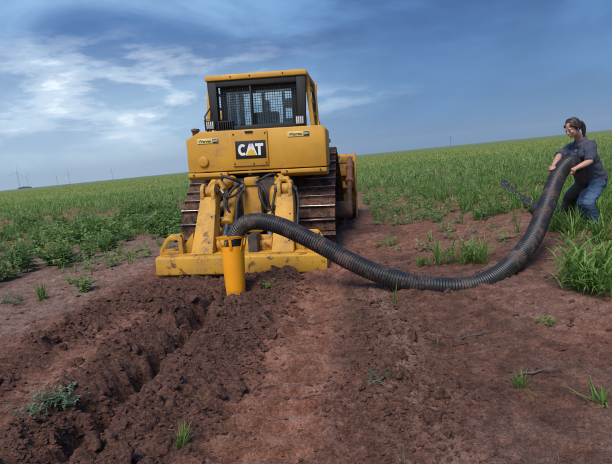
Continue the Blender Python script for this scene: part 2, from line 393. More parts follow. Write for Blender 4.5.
def veg_den(x, y):
    """0..1 how much of the ground is overgrown"""
    n = fbm(x*.45, y*.45, 4, 101); n2 = fbm(x*1.3, y*1.3, 3, 111)
    left = WEEDS_L(x, y)*1.0
    far_l = (x < 2)*sst(y+x*.33+ (n-.5)*6, 21.0, 22.5)
    mid_l = (x < -1.6)*(y > 8)*(1-sst(y+x*.33, 14, 17))*sst(n, .30, .44)
    patch_l = (x < -1.6)*(y > 11)*sst(n2, .50, .60)*.8
    right = (x > 1.2)*sst(y, 8, 11)*sst(n+.14*sst(y, 10, 24), .40, .52)
    far_r = (x > 1)*sst(y-.25*x+(n-.5)*8, 15, 21)*(1-.75*sst(n2, .48, .58)*(1-sst(y, 20, 32)))
    edge_r = GRASS_R(x, y)*1.0
    right = np.maximum(right, np.maximum(PATCH_R(x, y)*sst(n2, .34, .50), PATCH_S(x, y)*sst(n2, .45, .54)*.9))
    d = np.clip(np.maximum.reduce([left, far_l, mid_l, patch_l, right, far_r, edge_r]), 0, 1)
    dz = (np.abs((x-DO.x)*hy-(y-DO.y)*hx) < 2.0) & (y > 5) & (y < 14)
    return np.where(dz, 0, d)
DO = Vector((-.83, 8.02, 0))
PATCH_R = poly_mask([(364, 196), (400, 182), (440, 170), (520, 160), (575, 170), (545, 190), (500, 196), (478, 214), (440, 218), (418, 228), (386, 236), (362, 226)])
PATCH_S = poly_mask([(356, 220), (420, 200), (500, 190), (548, 196), (545, 225), (505, 250), (495, 268), (440, 272), (405, 262), (380, 250)])
HIDE_R = poly_mask([(500, 196), (520, 188), (562, 186), (566, 236), (548, 240), (512, 214)])
WEEDS_M = poly_mask([(116, 252), (150, 248), (180, 243), (188, 206), (160, 203), (128, 212), (110, 226)])
WEEDS_L = poly_mask([(-140, 330), (0, 288), (28, 284), (60, 272), (100, 262), (118, 243), (95, 226), (60, 222), (0, 229), (-160, 246)])
GRASS_R = poly_mask([(572, 292), (640, 300), (760, 250), (760, 150), (612, 170), (560, 190), (545, 215), (556, 240), (566, 262)])
def make_ground():
    xs = list(np.arange(-3.7, 4.3, .0182)); xs = [-q for q in grow(3.7, .02, 4200, 1.075)][::-1]+xs+grow(4.3, .02, 4200, 1.075)
    ys = [1.75]
    while ys[-1] < 7.8: ys.append(ys[-1]+.0055+.0021*ys[-1])
    ys = [1.7-.1*1.5**i for i in range(14)][::-1]+ys+grow(ys[-1], .023, 4600, 1.05)
    xs = np.array(xs); ys = np.array(ys); nx, ny = len(xs), len(ys)
    X, Y = np.meshgrid(xs, ys); X = X.ravel(); Y = Y.ravel()
    Z = ground_h(X, Y); V = np.stack([X, Y, Z], 1)
    i = np.arange((nx-1)*(ny-1)); r, c = i//(nx-1), i % (nx-1); a = r*nx+c
    o = np_obj('ground', V, np.stack([a, a+1, a+nx+1, a+nx], 1), M['soil'], smooth=True)
    u, v, wob, behind, dist = masks(X, Y)
    lane = np.exp(-((u-1.08+wob*.2)/.36)**4)*(1-sst(v, 1.2, 2.4)); lane2 = np.exp(-((u+.85)/.24)**4)*(1-sst(v, -1.4, -.3))
    dry = sst(fbm(X*.8, Y*.8, 4, 121), .47, .60)
    streak = np.exp(-((X-.62-.06*(Y-3)-wob*.1)/.13)**2)*(1-sst(Y, 5, 6.5))
    red = np.clip(lane*.9+lane2+.6*dry*(1-.8*dist)+.8*streak, 0, 1)
    red = np.maximum(red, sst(Y, 9, 13)*.75)
    palel = sst(-u+wob, 1.65, 2.0)*(1-sst(Y, 10, 14))*.85
    paler = .30*sst(fbm(X*1.5, Y*1.5, 3, 131), .50, .62)*(X > .5)*(1-dist)*(1-sst(Y, 8, 12))
    pale = np.clip(np.maximum(np.maximum(palel, paler), .8*streak), 0, 1)
    vd = veg_den(X, Y); veg = np.clip(vd*.35*sst(Y, 8, 16) + sst(Y, 24, 50), 0, 1)
    ca = o.data.color_attributes.new('soil', 'FLOAT_COLOR', 'POINT')
    ca.data.foreach_set('color', np.stack([np.clip(dist, 0, 1)*(1-.85*lane), red, veg, pale], 1).astype(np.float32).ravel())
    return tag(o, kind='structure')
GROUND = make_ground()

# ------------------------------------------------------------------ bulldozer
DZ = empty('bulldozer', DO, (0, RAD(2.69), -HEAD))
tag(DZ, 'muddy yellow crawler bulldozer seen from behind with caged cab and rear ripper', 'bulldozer')
def dz(mb, name, m, parent=None, bevel=.012, **k): return mb.build(name, m, parent or DZ, bevel, **k)

# tracks: elevated drive sprocket, so each belt runs round three wheels
WH = [((.45, .44), .40), ((3.40, .44), .40), ((1.35, 1.22), .40)]      # (y, z), radius : rear idler, front idler, sprocket
def belt_path(off, n=400):
    pts = []
    for a in np.linspace(0, 2*math.pi, n, endpoint=False):
        d = (math.cos(a), math.sin(a)); c, r = max(WH, key=lambda w_: w_[0][0]*d[0]+w_[0][1]*d[1]+w_[1]); pts.append((c[0]+d[0]*(r+off), c[1]+d[1]*(r+off)))
    out = [pts[0]]
    for p in pts[1:]+[pts[0]]:
        q = out[-1]; L = math.hypot(p[0]-q[0], p[1]-q[1]); k = max(1, int(L/.02))
        for i in range(1, k+1): out.append((q[0]+(p[0]-q[0])*i/k, q[1]+(p[1]-q[1])*i/k))
    return out[:-1]
def shoe_mesh():
    b = MB(); prof = [(-.104, 0), (.100, 0), (.104, .022), (-.060, .026), (-.072, .085), (-.090, .085), (-.104, .02)]
    b.prism(prof, 0, -.32, .32)
    b.box((-.24, -.05, -.035), (-.10, .06, -.001)); b.box((.10, -.05, -.035), (.24, .06, -.001))
    o = b.build('track_shoe', M['shoe_mud'], None, .006, seg=1)
    me = o.data; me.materials.append(M['bare'])
    for p in me.polygons:
        if p.center.z > .078: p.material_index = 1
    bpy.data.objects.remove(o); return me
SHOE = shoe_mesh()
def make_track(side):
    cx = side*1.0
    path = belt_path(.05); L = [0]
    for i in range(len(path)): p, q = path[i], path[(i+1) % len(path)]; L.append(L[-1]+math.hypot(q[0]-p[0], q[1]-p[1]))
    n = round(L[-1]/.214); chain = MB(); rail = belt_path(.02)
    for s in (-.09, .09):
        pr = [(p[0], p[1]) for p in rail[::4]]; inn = [(p[0], p[1]) for p in belt_path(-.08)]
        k = len(pr); vs = []; 
        m_ = [sum(p[0] for p in pr)/k, sum(p[1] for p in pr)/k]
        for x in (s-.03, s+.03):
            for y, z in pr: vs.append((cx+x, y, z))
            for y, z in pr:
                d = math.hypot(y-m_[0], z-m_[1]); f = (d-.10)/d; vs.append((cx+x, m_[0]+(y-m_[0])*f, m_[1]+(z-m_[1])*f))
        f = []
        for i in range(k):
            j = (i+1) % k
            f += [(i, j, k+j, k+i), (2*k+i, 3*k+i, 3*k+j, 2*k+j), (i, 2*k+i, 2*k+j, j), (k+i, k+j, 3*k+j, 3*k+i)]
        chain.add(vs, f)
    tr = dz(chain, 'track', M['track'], bevel=0)
    for i in range(n):
        t = (i+.35)*L[-1]/n; j = max(0, int(np.searchsorted(L, t))-1); p, q = path[j % len(path)], path[(j+1) % len(path)]
        f = (t-L[j])/max(1e-6, L[j+1]-L[j]); y, z = p[0]+(q[0]-p[0])*f, p[1]+(q[1]-p[1])*f
        a, b = path[(j-3) % len(path)], path[(j+4) % len(path)]; ty, tz = b[0]-a[0], b[1]-a[1]; l = math.hypot(ty, tz); ty /= l; tz /= l
        # travel direction (ty,tz); outward normal = (tz,-ty)
        X = Matrix(((-1, 0, 0, cx), (0, ty, tz, y), (0, tz, -ty, z), (0, 0, 0, 1)))
        o = bpy.data.objects.new('track_shoe', SHOE); COL.objects.link(o); o.parent = tr
        X = X @ Matrix.Rotation(random.uniform(-.012, .012), 4, 'Z') @ Matrix.Translation((random.uniform(-.003, .003), 0, random.uniform(-.002, .003)))
        o.matrix_local = X
    for (c, r), nm in zip(WH, ('idler', 'idler', 'drive_sprocket')):
        b = MB(); b.cyl((cx-.06, *c), (cx+.06, *c), r-.05, n=32); b.cyl((cx-.14, *c), (cx+.14, *c), r*.42, n=24)
        if nm == 'drive_sprocket':
            for k in range(24):
                a = 2*math.pi*k/24; d = Vector((0, math.cos(a), math.sin(a))); cc = Vector((cx, *c))
                b.bar(cc+d*(r-.07), cc+d*(r+.0), .07, .06, (1, 0, 0))
        o = dz(b, nm, M['track'], bevel=.006); 
        if nm == 'drive_sprocket':
            h = MB(); h.cyl((cx+side*.14, *c), (cx+side*.20, *c), .15, .12, 20); h.build('hub_cap', M['yellow_low'], o, .008)
    f = MB(); f.prism([(.5, .30), (3.35, .30), (3.3, .62), (2.2, .74), (1.0, .70), (.55, .6)], 0, cx-.15, cx+.15); dz(f, 'track_frame', M['yellow_low'], bevel=.02)
    for y in np.linspace(.85, 2.95, 7):
        r = MB(); r.cyl((cx-.2, y, .20), (cx+.2, y, .20), .11, n=20); r.cyl((cx-.05, y, .20), (cx+.05, y, .20), .135, n=20); dz(r, 'track_roller', M['dark'], bevel=.004)
for s in (-1, 1): make_track(s)

# hull
b = MB(); b.box((-.60, .12, .55), (.60, 3.5, 1.30)); b.box((-.45, -.05, .50), (.45, .14, 1.25)); dz(b, 'main_frame', M['dark'], bevel=.03)
b = MB(); b.prism([(-.56, 1.30), (.56, 1.30), (.56, 2.0), (.44, 2.14), (-.44, 2.14), (-.56, 2.0)], 1, 2.25, 3.95); HOOD = dz(b, 'engine_hood', M['yellow'], bevel=.03)
b = MB(); b.tube([(-.28, 3.1, 2.1), (-.28, 3.1, 2.75), (-.28, 3.03, 2.88)], .065, 16); b.build('exhaust_pipe', M['dark'], HOOD)
b = MB(); b.box((-.5, 3.96, 1.25), (.5, 4.02, 2.02)); b.build('radiator_guard', M['black'], HOOD, .01)
for s in (-1, 1):
    b = MB(); b.box((s*.62 if s > 0 else -1.16, .75, 1.86), (1.16 if s > 0 else -.62, 2.3, 1.94)); b.box((s*.62 if s > 0 else -1.0, 2.0, 1.3), (1.0 if s > 0 else -.62, 2.25, 1.86))
    dz(b, 'fender', M['yellow'], bevel=.015)
b = MB(); b.prism([(.62, 1.5), (1.30, 1.5), (1.32, 1.58), (1.05, 1.74), (.62, 1.76)], 1, 2.15, 2.95); dz(b, 'hydraulic_tank', M['yellow'], bevel=.02)
# rear fuel tank: chamfered shoulders, overhanging lower guards
TL, TR, TB, TT = -1.12, 1.22, 1.43, 2.09
b = MB(); b.prism([(TL, TB), (TR, TB), (TR, 2.03), (1.16, TT), (-.88, TT), (-1.12, 1.97)], 1, 0.02, .82)
TANK = dz(b, 'fuel_tank', M['yellow'], bevel=.022)
for lo, hi in ((TL+.005, -.44), (.46, TR-.005)):
    g = MB(); g.prism([(.035, 1.413), (-.022, 1.413), (-.022, 1.35), (.06, 1.295), (.55, 1.295), (.55, 1.413)], 0, lo, hi); g.build('lower_guard', M['yellow'], TANK, .010)
    for k in range(2):
        c = MB(); xx = lo+.10+k*(hi-lo-.20); c.cyl((xx, -.022, 1.382), (xx, -.032, 1.382), .017, n=6); c.build('bolt', M['dark'], TANK, 0)
g = MB(); g.prism([(.05, 1.413), (.03, 1.413), (.03, 1.38), (.55, 1.35), (.55, 1.413)], 0, -.437, .457); g.build('lower_centre_guard', M['yellow'], TANK, .008)
g = MB(); g.box((-.335, -.008, 1.50), (.265, .016, 2.07)); PANEL = g.build('access_panel', M['yellow'], TANK, .006)
g = MB(); g.box((-.10, -.030, 2.035), (.03, -.0085, 2.062)); g.build('panel_handle', M['black'], PANEL, .004)
for x, z in ((-.30, 1.54), (.23, 1.54), (-.30, 2.02), (.23, 2.02), (0.02, 1.53)):
    c = MB(); c.cyl((x, -.0085, z), (x, -.020, z), .013, n=6); c.build('bolt', M['dark'], PANEL, 0)
c = MB(); c.tube([(-.84, .022, 1.60), (-.84, -.012, 1.60), (-.84, -.018, 1.60)], [.085, .085, .07], 28); c.build('round_cover', M['yellow'], TANK, .004)
c = MB(); c.tube([(-1.0, .2, 2.02), (-1.0, .2, 2.10), (-1.0, .2, 2.12), (-1.0, .2, 2.155)], [.05, .05, .075, .065], 20); c.build('filler_cap', M['dark'], TANK, .004)
for x in (-1.05, 1.1):
    c = MB(); c.tube([(x, .10+.1, 2.00 if x < 0 else 2.08), (x, .10+.1, 2.14), (x, .3, 2.17), (x, .4, 2.14), (x, .4, 2.0)], .012, 8); c.build('grab_handle', M['yellow'], TANK)
# badge: black plate, white bold letters, yellow triangle
BX0, BX1, BZ0, BZ1 = -.275, .235, 1.615, 1.905
c = MB(); c.box((BX0, -.016, BZ0), (BX1, -.0085, BZ1)); BADGE = c.build('badge', M['logo_black'], TANK, .003)
def letter(polys, ox, oz, s, sx, y0, m, par, name='letter'):
    for pl_ in polys:
        c = MB(); c.prism([(ox+a*sx, oz+b_*s) for a, b_ in pl_], 1, y0-.004, y0); c.build(name, m, par, 0, smooth=False)
def joinpolys(polys, ox, oz, s, sx, y0, m, par, name):
    c = MB()
    for pl_ in polys: c.prism([(ox+a*sx, oz+b_*s) for a, b_ in pl_], 1, y0-.004, y0)
    return c.build(name, m, par, 0, smooth=False)
def arc(cx_, cz_, rx, rz, a0, a1, n=14): return [(cx_+rx*math.cos(RAD(a0+(a1-a0)*i/n)), cz_+rz*math.sin(RAD(a0+(a1-a0)*i/n))) for i in range(n+1)]
co_, ci_ = arc(.5, .5, .5, .5, 48, 312), arc(.52, .5, .24, .27, 48, 312)
Cpoly = [[co_[i], co_[i+1], ci_[i+1], ci_[i]] for i in range(14)]
Apoly = [[(0, 0), (.30, 0), (.62, 1), (.34, 1)], [(.66, 1), (.38, 1), (.70, 0), (1, 0)], [(.2, .22), (.8, .22), (.74, .42), (.26, .42)]]
Tpoly = [[(0, .76), (1, .76), (1, 1), (0, 1)], [(.34, 0), (.66, 0), (.66, .77), (.34, .77)]]
LZ, LH = BZ0+.05, .19
joinpolys(Cpoly, BX0+.045, LZ, LH, .15, -.016, M['white'], BADGE, 'letter')
joinpolys(Apoly, BX0+.165, LZ, LH, .20, -.0165, M['white'], BADGE, 'letter')
joinpolys(Tpoly, BX0+.335, LZ, LH, .135, -.017, M['white'], BADGE, 'letter')
joinpolys([[(0, 0), (1, 0), (.5, .62)]], BX0+.175, LZ, LH, .18, -.021, M['logo_yellow'], BADGE, 'triangle')
def text_mesh(txt, size, loc, m, par, ex=.001, sh=0, off=.0):
    cu = bpy.data.curves.new('lettering', 'FONT'); cu.body = txt; cu.size = size; cu.extrude = ex; cu.align_x = 'CENTER'; cu.align_y = 'CENTER'; cu.offset = off; cu.resolution_u = 3
    t = bpy.data.objects.new('lettering', cu); COL.objects.link(t); dg = bpy.context.evaluated_depsgraph_get()
    me = bpy.data.meshes.new_from_object(t.evaluated_get(dg)); bpy.data.objects.remove(t); me.materials.clear(); me.materials.append(m)
    o = bpy.data.objects.new('lettering', me); COL.objects.link(o); o.parent = par; o.location = loc; o.rotation_euler = (math.pi/2, 0, 0); return o
for x0, z0 in ((-.92, 1.895), (.60, 1.93)):
    c = MB(); c.box((x0, .010, z0), (x0+.36, .018, z0+.080)); st = c.build('dealer_sticker', M['sticker'], TANK, .002)
    text_mesh('Warren', .066, (x0+.130, .0085, z0+.038), M['logo_black'], st, off=.0012)
    c = MB(); c.box((x0+.262, .005, z0+.006), (x0+.354, .0098, z0+.074)); sq = c.build('sticker_emblem', M['logo_black'], st, .001)
    text_mesh('CAT', .042, (x0+.308, .0035, z0+.040), M['white'], sq, off=.0012)

# cab
CX = -.055; CW = .93; CYR = .92; RB, RT = 3.03, 3.125
CAB = empty('cab', (0, 0, 0), parent=DZ)
def cb(mb, name, m, bevel=.01, parent=None, **k): return mb.build(name, m, parent or CAB, bevel, **k)
b = MB(); b.prism([(CX-CW, RB), (CX+CW, RB), (CX+CW, RT-.03), (CX+CW-.05, RT), (CX-CW+.05, RT), (CX-CW, RT-.03)], 1, CYR-.06, CYR+1.75)
ROOF = cb(b, 'roof', M['yellow'], .018)
for x in (-.45, -.1, .5):
    c = MB(); c.cyl((CX+x, CYR-.061, RB+.05), (CX+x, CYR-.072, RB+.05), .014, n=6); c.build('bolt', M['dark'], ROOF, 0)
# black rear guard frame
Z0 = 2.12
def guard():
    b = MB(); y0, y1 = CYR-.03, CYR+.10
    for s in (-1, 1):
        o_ = CX+s*(CW-.03); i_ = CX+s*(CW-.20)
        b.prism([(o_, RB-.005), (i_, RB-.005), (i_, Z0+.02), (CX+s*(CW-.14), Z0+.02), (CX+s*(CW-.06), Z0+.22)], 1, y0, y1)
    b.box((CX-CW+.20, y0+.005, RB-.11), (CX+CW-.20, y1-.005, RB-.006)); b.box((CX-CW+.22, y0+.004, Z0-.02), (CX+CW-.22, y1, Z0+.10))
    b.box((CX-.13, y0+.02, Z0+.10), (CX-.09, y1-.02, RB-.11))
    g = cb(b, 'rear_guard_frame', M['black'], .012)
    m = MB(); x0, x1, z0, z1 = CX-CW+.20, CX+CW-.20, Z0+.10, RB-.11
    for x in np.arange(x0+.02, x1, .045): m.box((x-.0035, CYR+.028, z0), (x+.0035, CYR+.035, z1))
    for z in np.arange(z0+.02, z1, .045): m.box((x0, CYR+.0355, z-.0035), (x1, CYR+.0425, z+.0035))
    m.build('wire_mesh', M['black'], g, 0, smooth=False)
guard()
# cab shell posts, sills, glass
b = MB(); IX0, IX1 = CX-.66, CX+.66; IY0, IY1 = CYR+.18, CYR+1.55
for x, y in ((IX0, IY0), (IX1, IY0), (IX0, IY1), (IX1, IY1)): b.box((x-.05, y-.05, 1.95), (x+.05, y+.05, RB-.002))
b.box((IX0+.05, IY0-.04, 2.0), (IX1-.05, IY0+.04, 2.22)); b.box((IX0+.05, IY1-.04, 1.95), (IX1-.05, IY1+.04, 2.30))
for x in (IX0, IX1): b.box((x-.04, IY0+.05, 1.95), (x+.04, IY1-.05, 2.15)); b.box((x-.045, IY0+.62, 2.15), (x+.045, IY0+.70, RB-.002))
b.box((IX0+.05, IY0-.03, 2.84), (IX1-.05, IY0+.03, RB-.003)); b.box((CX-.22, IY1-.03, 2.30), (CX-.14, IY1+.03, RB-.004)); b.box((CX+.22, IY1-.03, 2.30), (CX+.28, IY1+.03, RB-.004))
cb(b, 'cab_frame', M['black'], .01)
b = MB(); b.box((IX0+.05, IY0+.05, 1.90), (IX1-.05, IY1-.05, 1.96)); cb(b, 'cab_floor', M['dark'])
def pane(lo, hi): b = MB(); b.box(lo, hi); cb(b, 'window_pane', M['glass'], 0, smooth=False)
pane((IX0+.05, IY0-.004, 2.22), (IX1-.05, IY0+.004, 2.84))
for lo, hi in ((IX0+.05, CX-.22), (CX-.14, CX+.22), (CX+.28, IX1-.05)): pane((lo, IY1-.004, 2.30), (hi, IY1+.004, RB-.01))
for x in (IX0, IX1): pane((x-.004, IY0+.05, 2.15), (x+.004, IY0+.62, RB-.01)); pane((x-.004, IY0+.70, 2.15), (x+.004, IY1-.05, RB-.01))
b = MB(); b.box((CX+.02-.26, IY0+.55, 2.05), (CX+.02+.26, IY0+1.05, 2.22)); b.box((CX-.24, IY0+.46, 2.20), (CX+.28, IY0+.57, 2.50)); cb(b, 'operator_seat', M['seat'], .04)
b = MB(); b.box((IX1-.32, IY0+.5, 1.97), (IX1-.08, IY1-.2, 2.36)); b.box((IX0+.1, IY1-.35, 1.97), (IX1-.1, IY1-.10, 2.28)); cb(b, 'console', M['interior'], .03)
b = MB(); b.box((CX+.30, IY1-.16, 2.62), (CX+.56, IY1-.10, 2.82)); cb(b, 'cab_monitor', M['interior'], .02)
b = MB(); b.prism([(CX-.55, 2.86), (CX+.55, 2.86), (CX+.5, 3.0), (CX-.5, 3.0)], 1, IY0+.1, IY0+.5); cb(b, 'headliner_duct', M['interior'], .02)
# yellow roll-over posts, steps between them on the right
for s in (-1, 1):
    x0 = CX+s*(CW-.035); x1 = CX+s*(CW+.07)
    b = MB(); b.bar((x0, CYR+.19, RB-.003), (x1, CYR+.14, 1.98), .075, .13, (0, 1, 0)); cb(b, 'roll_over_post', M['yellow'], .012)
    b = MB(); b.bar((x0, CYR+1.35, RB-.003), (x1+s*.02, CYR+.62, 1.96), .07, .10, (0, 1, 0)); cb(b, 'roll_over_post', M['yellow'], .012)
    for k, t in enumerate((.14, .38, .60)):
        za = RB+(1.98-RB)*t; b = MB(); ya = CYR+.19-.05*t; yb = CYR+1.35-.73*t; xx = x0+(x1-x0)*t
        b.bar((xx, ya+.03, za), (xx, yb-.02, za), .045, .05); cb(b, 'post_brace', M['yellow'], .008)
b = MB(); b.tube([(CX+CW+.03, CYR+1.36, RB+.02), (CX+CW+.06, CYR+.9, RB-.25), (CX+CW+.09, CYR+.7, RB-.7), (CX+CW+.07, CYR+.65, 2.0)], .022, 10); cb(b, 'hand_rail', M['yellow'], 0)
b = MB(); b.tube([(CX+CW+.0, CYR+1.0, RB-.1), (CX+CW+.05, CYR+.75, RB-.4), (CX+CW+.02, CYR+.5, RB-.8), (CX+CW-.02, CYR+.4, 2.0)], .016, 8); cb(b, 'cable', M['rubber'], 0)
# work lamps
for x in (CX-.80, CX+.80):
    b = MB(); b.box((x-.085, .58, 2.15), (x+.085, .72, 2.31)); L_ = cb(b, 'work_lamp', M['black'], .012)
    g = MB(); g.box((x-.062, .568, 2.17), (x+.062, .579, 2.29)); g.build('lens', M['lamp'], L_, .004)
    for q in (-.035, 0, .035): g = MB(); g.box((x+q-.004, .552, 2.16), (x+q+.004, .560, 2.30)); g.build('lamp_guard_bar', M['black'], L_, 0, smooth=False)
    g = MB(); g.tube([(x-.06, .65, 2.08), (x-.06, .65, 2.16)], .012, 8); g.tube([(x+.06, .65, 2.08), (x+.06, .65, 2.16)], .012, 8); g.tube([(x-.10, .62, 2.14), (x-.10, .60, 2.33), (x+.10, .60, 2.33), (x+.10, .62, 2.14)], .009, 8); g.build('lamp_bracket', M['black'], L_)
b = MB(); x = CX-.53
b.box((x-.13, .60, 2.10), (x+.13, .72, 2.14)); b.box((x-.13, .60, 2.27), (x+.13, .72, 2.29))
for q in np.linspace(-.12, .12, 7): b.box((x+q-.008, .602, 2.14), (x+q+.008, .715, 2.27))
cb(b, 'vent_grille', M['black'], .003)
b = MB(); b.tube([(CX-.88, .66, 2.1), (CX-.92, .7, 2.4), (CX-.86, .85, 2.55)], .014, 8); cb(b, 'lamp_cable', M['rubber'], 0)

# ripper: cross beam, two masts, links, cylinders, hoses
RP = empty('ripper', parent=DZ)
def rp(mb, name, m, bevel=.012, parent=None, **k): return mb.build(name, m, parent or RP, bevel, **k)
b = MB(); b.prism([(-1.25, -.02), (-1.25, .225), (-1.19, .245), (-.74, .245), (-.70, .2), (-.70, 0), (-.76, -.05), (-1.20, -.05)], 0, -1.28, 1.25)
BEAM = rp(b, 'cross_beam', M['yellow_beam'], .014)
for z in (.262,):
    b = MB(); b.box((-1.20, -1.17, .246), (1.18, -.76, z)); b.build('top_plate', M['yellow_beam'], BEAM, .004)
for x in (-1.10, 1.07):          # shank pockets under the beam ends
    b = MB(); b.box((x-.13, -1.20, -.26), (x+.13, -.86, -.048)); b.build('shank_pocket', M['track'], BEAM, .02)
def lug(x0, x1, tilt):
    # open loop bracket of flat plate
    b = MB(); X = Matrix.Translation(((x0+x1)/2, -1.02, .26)) @ Matrix.Rotation(tilt, 4, 'Z')
    w2 = (x1-x0)/2
    out = [(-w2, 0), (-w2, .07), (-w2*.35, .245), (-w2*.1, .28), (w2*.8, .28), (w2, .24), (w2, 0)]
    inn = [(-w2*.66, .05), (-w2*.66, .075), (-w2*.2, .195), (-w2*.05, .215), (w2*.55, .215), (w2*.66, .19), (w2*.66, .05)]
    k = len(out)
    for y in (-.10, .10):
        vs = [(a, y-.02, c_) for a, c_ in out]+[(a, y-.02, c_) for a, c_ in inn]+[(a, y+.02, c_) for a, c_ in out]+[(a, y+.02, c_) for a, c_ in inn]; f = []
        for i in range(k):
            j = (i+1) % k; f += [(i, j, k+j, k+i), (2*k+i, 3*k+i, 3*k+j, 2*k+j), (i, 2*k+i, 2*k+j, j), (k+i, k+j, 3*k+j, 3*k+i)]
        b.add(vs, f, X)
    b.add([X @ Vector(q) for q in [(-w2*.35, -.08, .235), (w2*.8, -.08, .265), (w2*.8, .08, .265), (-w2*.35, .08, .235), (-w2*.35, -.08, .25), (w2*.8, -.08, .279), (w2*.8, .08, .279), (-w2*.35, .08, .25)]],
          [(0, 3, 2, 1), (4, 5, 6, 7), (0, 1, 5, 4), (1, 2, 6, 5), (2, 3, 7, 6), (3, 0, 4, 7)])
    return b
lug(-1.26, -.92, RAD(12)).build('end_bracket', M['yellow_beam'], BEAM, .008)
lug(1.23, .93, RAD(-6)).build('end_bracket', M['yellow_beam'], BEAM, .008)
for s in (-1, 1):
    x = s*.60+.01
    # mast: tapered box column leaning forward
    w0, w1 = .165, .125
    vs = []
    for (z, wd, ya, yb) in ((.262, w0, -1.18, -.80), (.90, w1+.01, -.76, -.50), (1.06, w1-.005, -.68, -.46)):
        vs += [(x-wd, ya, z), (x+wd, ya, z), (x+wd, yb, z), (x-wd, yb, z)]
    f = [(0, 3, 2, 1), (8, 9, 10, 11)]+[(k*4+i, k*4+(i+1) % 4, k*4+4+(i+1) % 4, k*4+4+i) for k in (0, 1) for i in range(4)]
    b = MB(); b.add(vs, f); mast = rp(b, 'mast', M['yellow_low'], .014)
    b = MB()
    for q in (-1, 1): b.box((x+q*.085-.028, -.70, 1.0), (x+q*.085+.028, -.44, 1.13)); b.cyl((x+q*.085-.0275, -.57, 1.13), (x+q*.085+.0275, -.57, 1.13), .13, n=24)
    b.build('mast_clevis', M['yellow_low'], mast, .006)
    b = MB(); b.cyl((x-.15, -.57, 1.13), (x+.15, -.57, 1.13), .045, n=18); b.build('pivot_pin', M['dark'], mast, .004)
    for z in (.42, .78):
        yb_ = -1.18+(z-.262)*.658; b = MB(); b.cyl((x+.09, yb_+.02, z), (x+.09, yb_-.012, z-.008), .012, n=6); b.build('bolt', M['dark'], mast, 0)
    # upper tilt cylinder: mast head to tractor
    p0, p1 = Vector((x, -.57, 1.13)), Vector((x-s*.20, .10, 1.27)); d = (p1-p0)
    b = MB(); b.cyl(p0+d*.42, p1, .088, n=20); b.cyl(p0+d*.40, p0+d*.46, .096, n=20); cy = rp(b, 'tilt_cylinder', M['yellow_low'], .006); b = MB(); b.cyl(p0+Vector((-.05, 0, 0)), p0+Vector((.05, 0, 0)), .085, n=18); b.build('cylinder_eye', M['yellow_low'], cy, .006)
    b = MB(); b.cyl(p0+d*.03, p0+d*.43, .042, n=16); b.build('cylinder_rod', M['chrome'], cy)
    b = MB(); c0 = p0+d*.30; b.tube([c0+Vector((-.11, 0, .02)), c0+Vector((-.05, 0, .10)), c0+Vector((.06, 0, .10)), c0+Vector((.11, 0, 0)), c0+Vector((.05, 0, -.09)), c0+Vector((-.06, 0, -.08))], .05, 10); b.build('cylinder_knuckle', M['yellow_low'], cy, .0)
    # lift cylinder: high on tractor down to beam
    p0, p1 = Vector((x-s*.24, -.92, .36)), Vector((x-s*.26, .0, 1.10)); d = p1-p0
    b = MB(); b.cyl(p0+d*.36, p1, .085, n=20); b.cyl(p0+d*.34, p0+d*.41, .10, n=20); cy = rp(b, 'lift_cylinder', M['yellow_low'], .006); b = MB(); b.cyl(p0+Vector((-.06, 0, 0)), p0+Vector((.06, 0, 0)), .095, n=18); b.build('cylinder_eye', M['yellow_low'], cy, .006)
    b = MB(); b.cyl(p0+d*.04, p0+d*.37, .045, n=16); b.build('cylinder_rod', M['chrome'], cy)
    # lower link
    b = MB(); b.bar((x+s*.0, -.80, .20), (x-s*.02, .30, .52), .14, .22); rp(b, 'lower_link', M['yellow_low'], .02)
    b = MB(); b.box((x-s*.24-.04, -.98, .402), (x-s*.24+.04, -.86+.1, .47)); b.build('cylinder_lug', M['yellow_low'], BEAM, .01)
    # rear outer gusset beside the mast
    b = MB(); b.prism([(x+s*.17, .262), (x+s*.42, .262), (x+s*.17, .56)], 1, -1.0, -.96); b.build('gusset', M['yellow_low'], BEAM, .006)
b = MB(); b.box((-.155, -.24, .42), (.145, .02, 1.18)); b.box((-.11, -.27, 1.181), (.10, .02, 1.315)); rp(b, 'ripper_bracket', M['yellow_low'], .02)
b = MB(); b.box((-.42, -.98, .262), (.42, -.84, .40)); b.box((-.50, -.84, .30), (.50, -.72, .46)); b.build('beam_cross_rib', M['yellow_low'], BEAM, .015)
b = MB(); b.box((.10, -1.14, -.35), (.24, -.84, .52)); rp(b, 'ripper_shank', M['dark'], .015)
hose_paths = [
    [(-.48, -.30, 1.26), (-.40, -.42, 1.35), (-.22, -.45, 1.30), (-.12, -.3, 1.22)], [(.50, -.30, 1.26), (.40, -.42, 1.36), (.2, -.45, 1.28), (.12, -.3, 1.22)],
    [(-.14, -.3, 1.24), (-.3, -.42, 1.10), (-.36, -.5, .92), (-.30, -.5, .72), (-.46, -.55, .70)], [(.14, -.3, 1.22), (.20, -.5, 1.0), (.30, -.5, .80), (.42, -.5, .86)],
    [(-.12, -.32, 1.20), (-.22, -.46, 1.06), (-.34, -.52, 1.04), (-.42, -.5, 1.14)], [(.1, -.32, 1.27), (.22, -.46, 1.16), (.3, -.5, 1.02), (.34, -.45, .7)],
    [(-.52, -.5, .62), (-.34, -.62, .56), (-.2, -.6, .66), (-.18, -.5, .95), (-.1, -.3, 1.15)],
    [(.74, -.52, 1.14), (.80, -.60, .98), (.80, -.75, .7), (.78, -.92, .42)], [(.44, -.40, 1.16), (.42, -.55, 1.0), (.40, -.6, .85), (.38, -.55, .72)]]
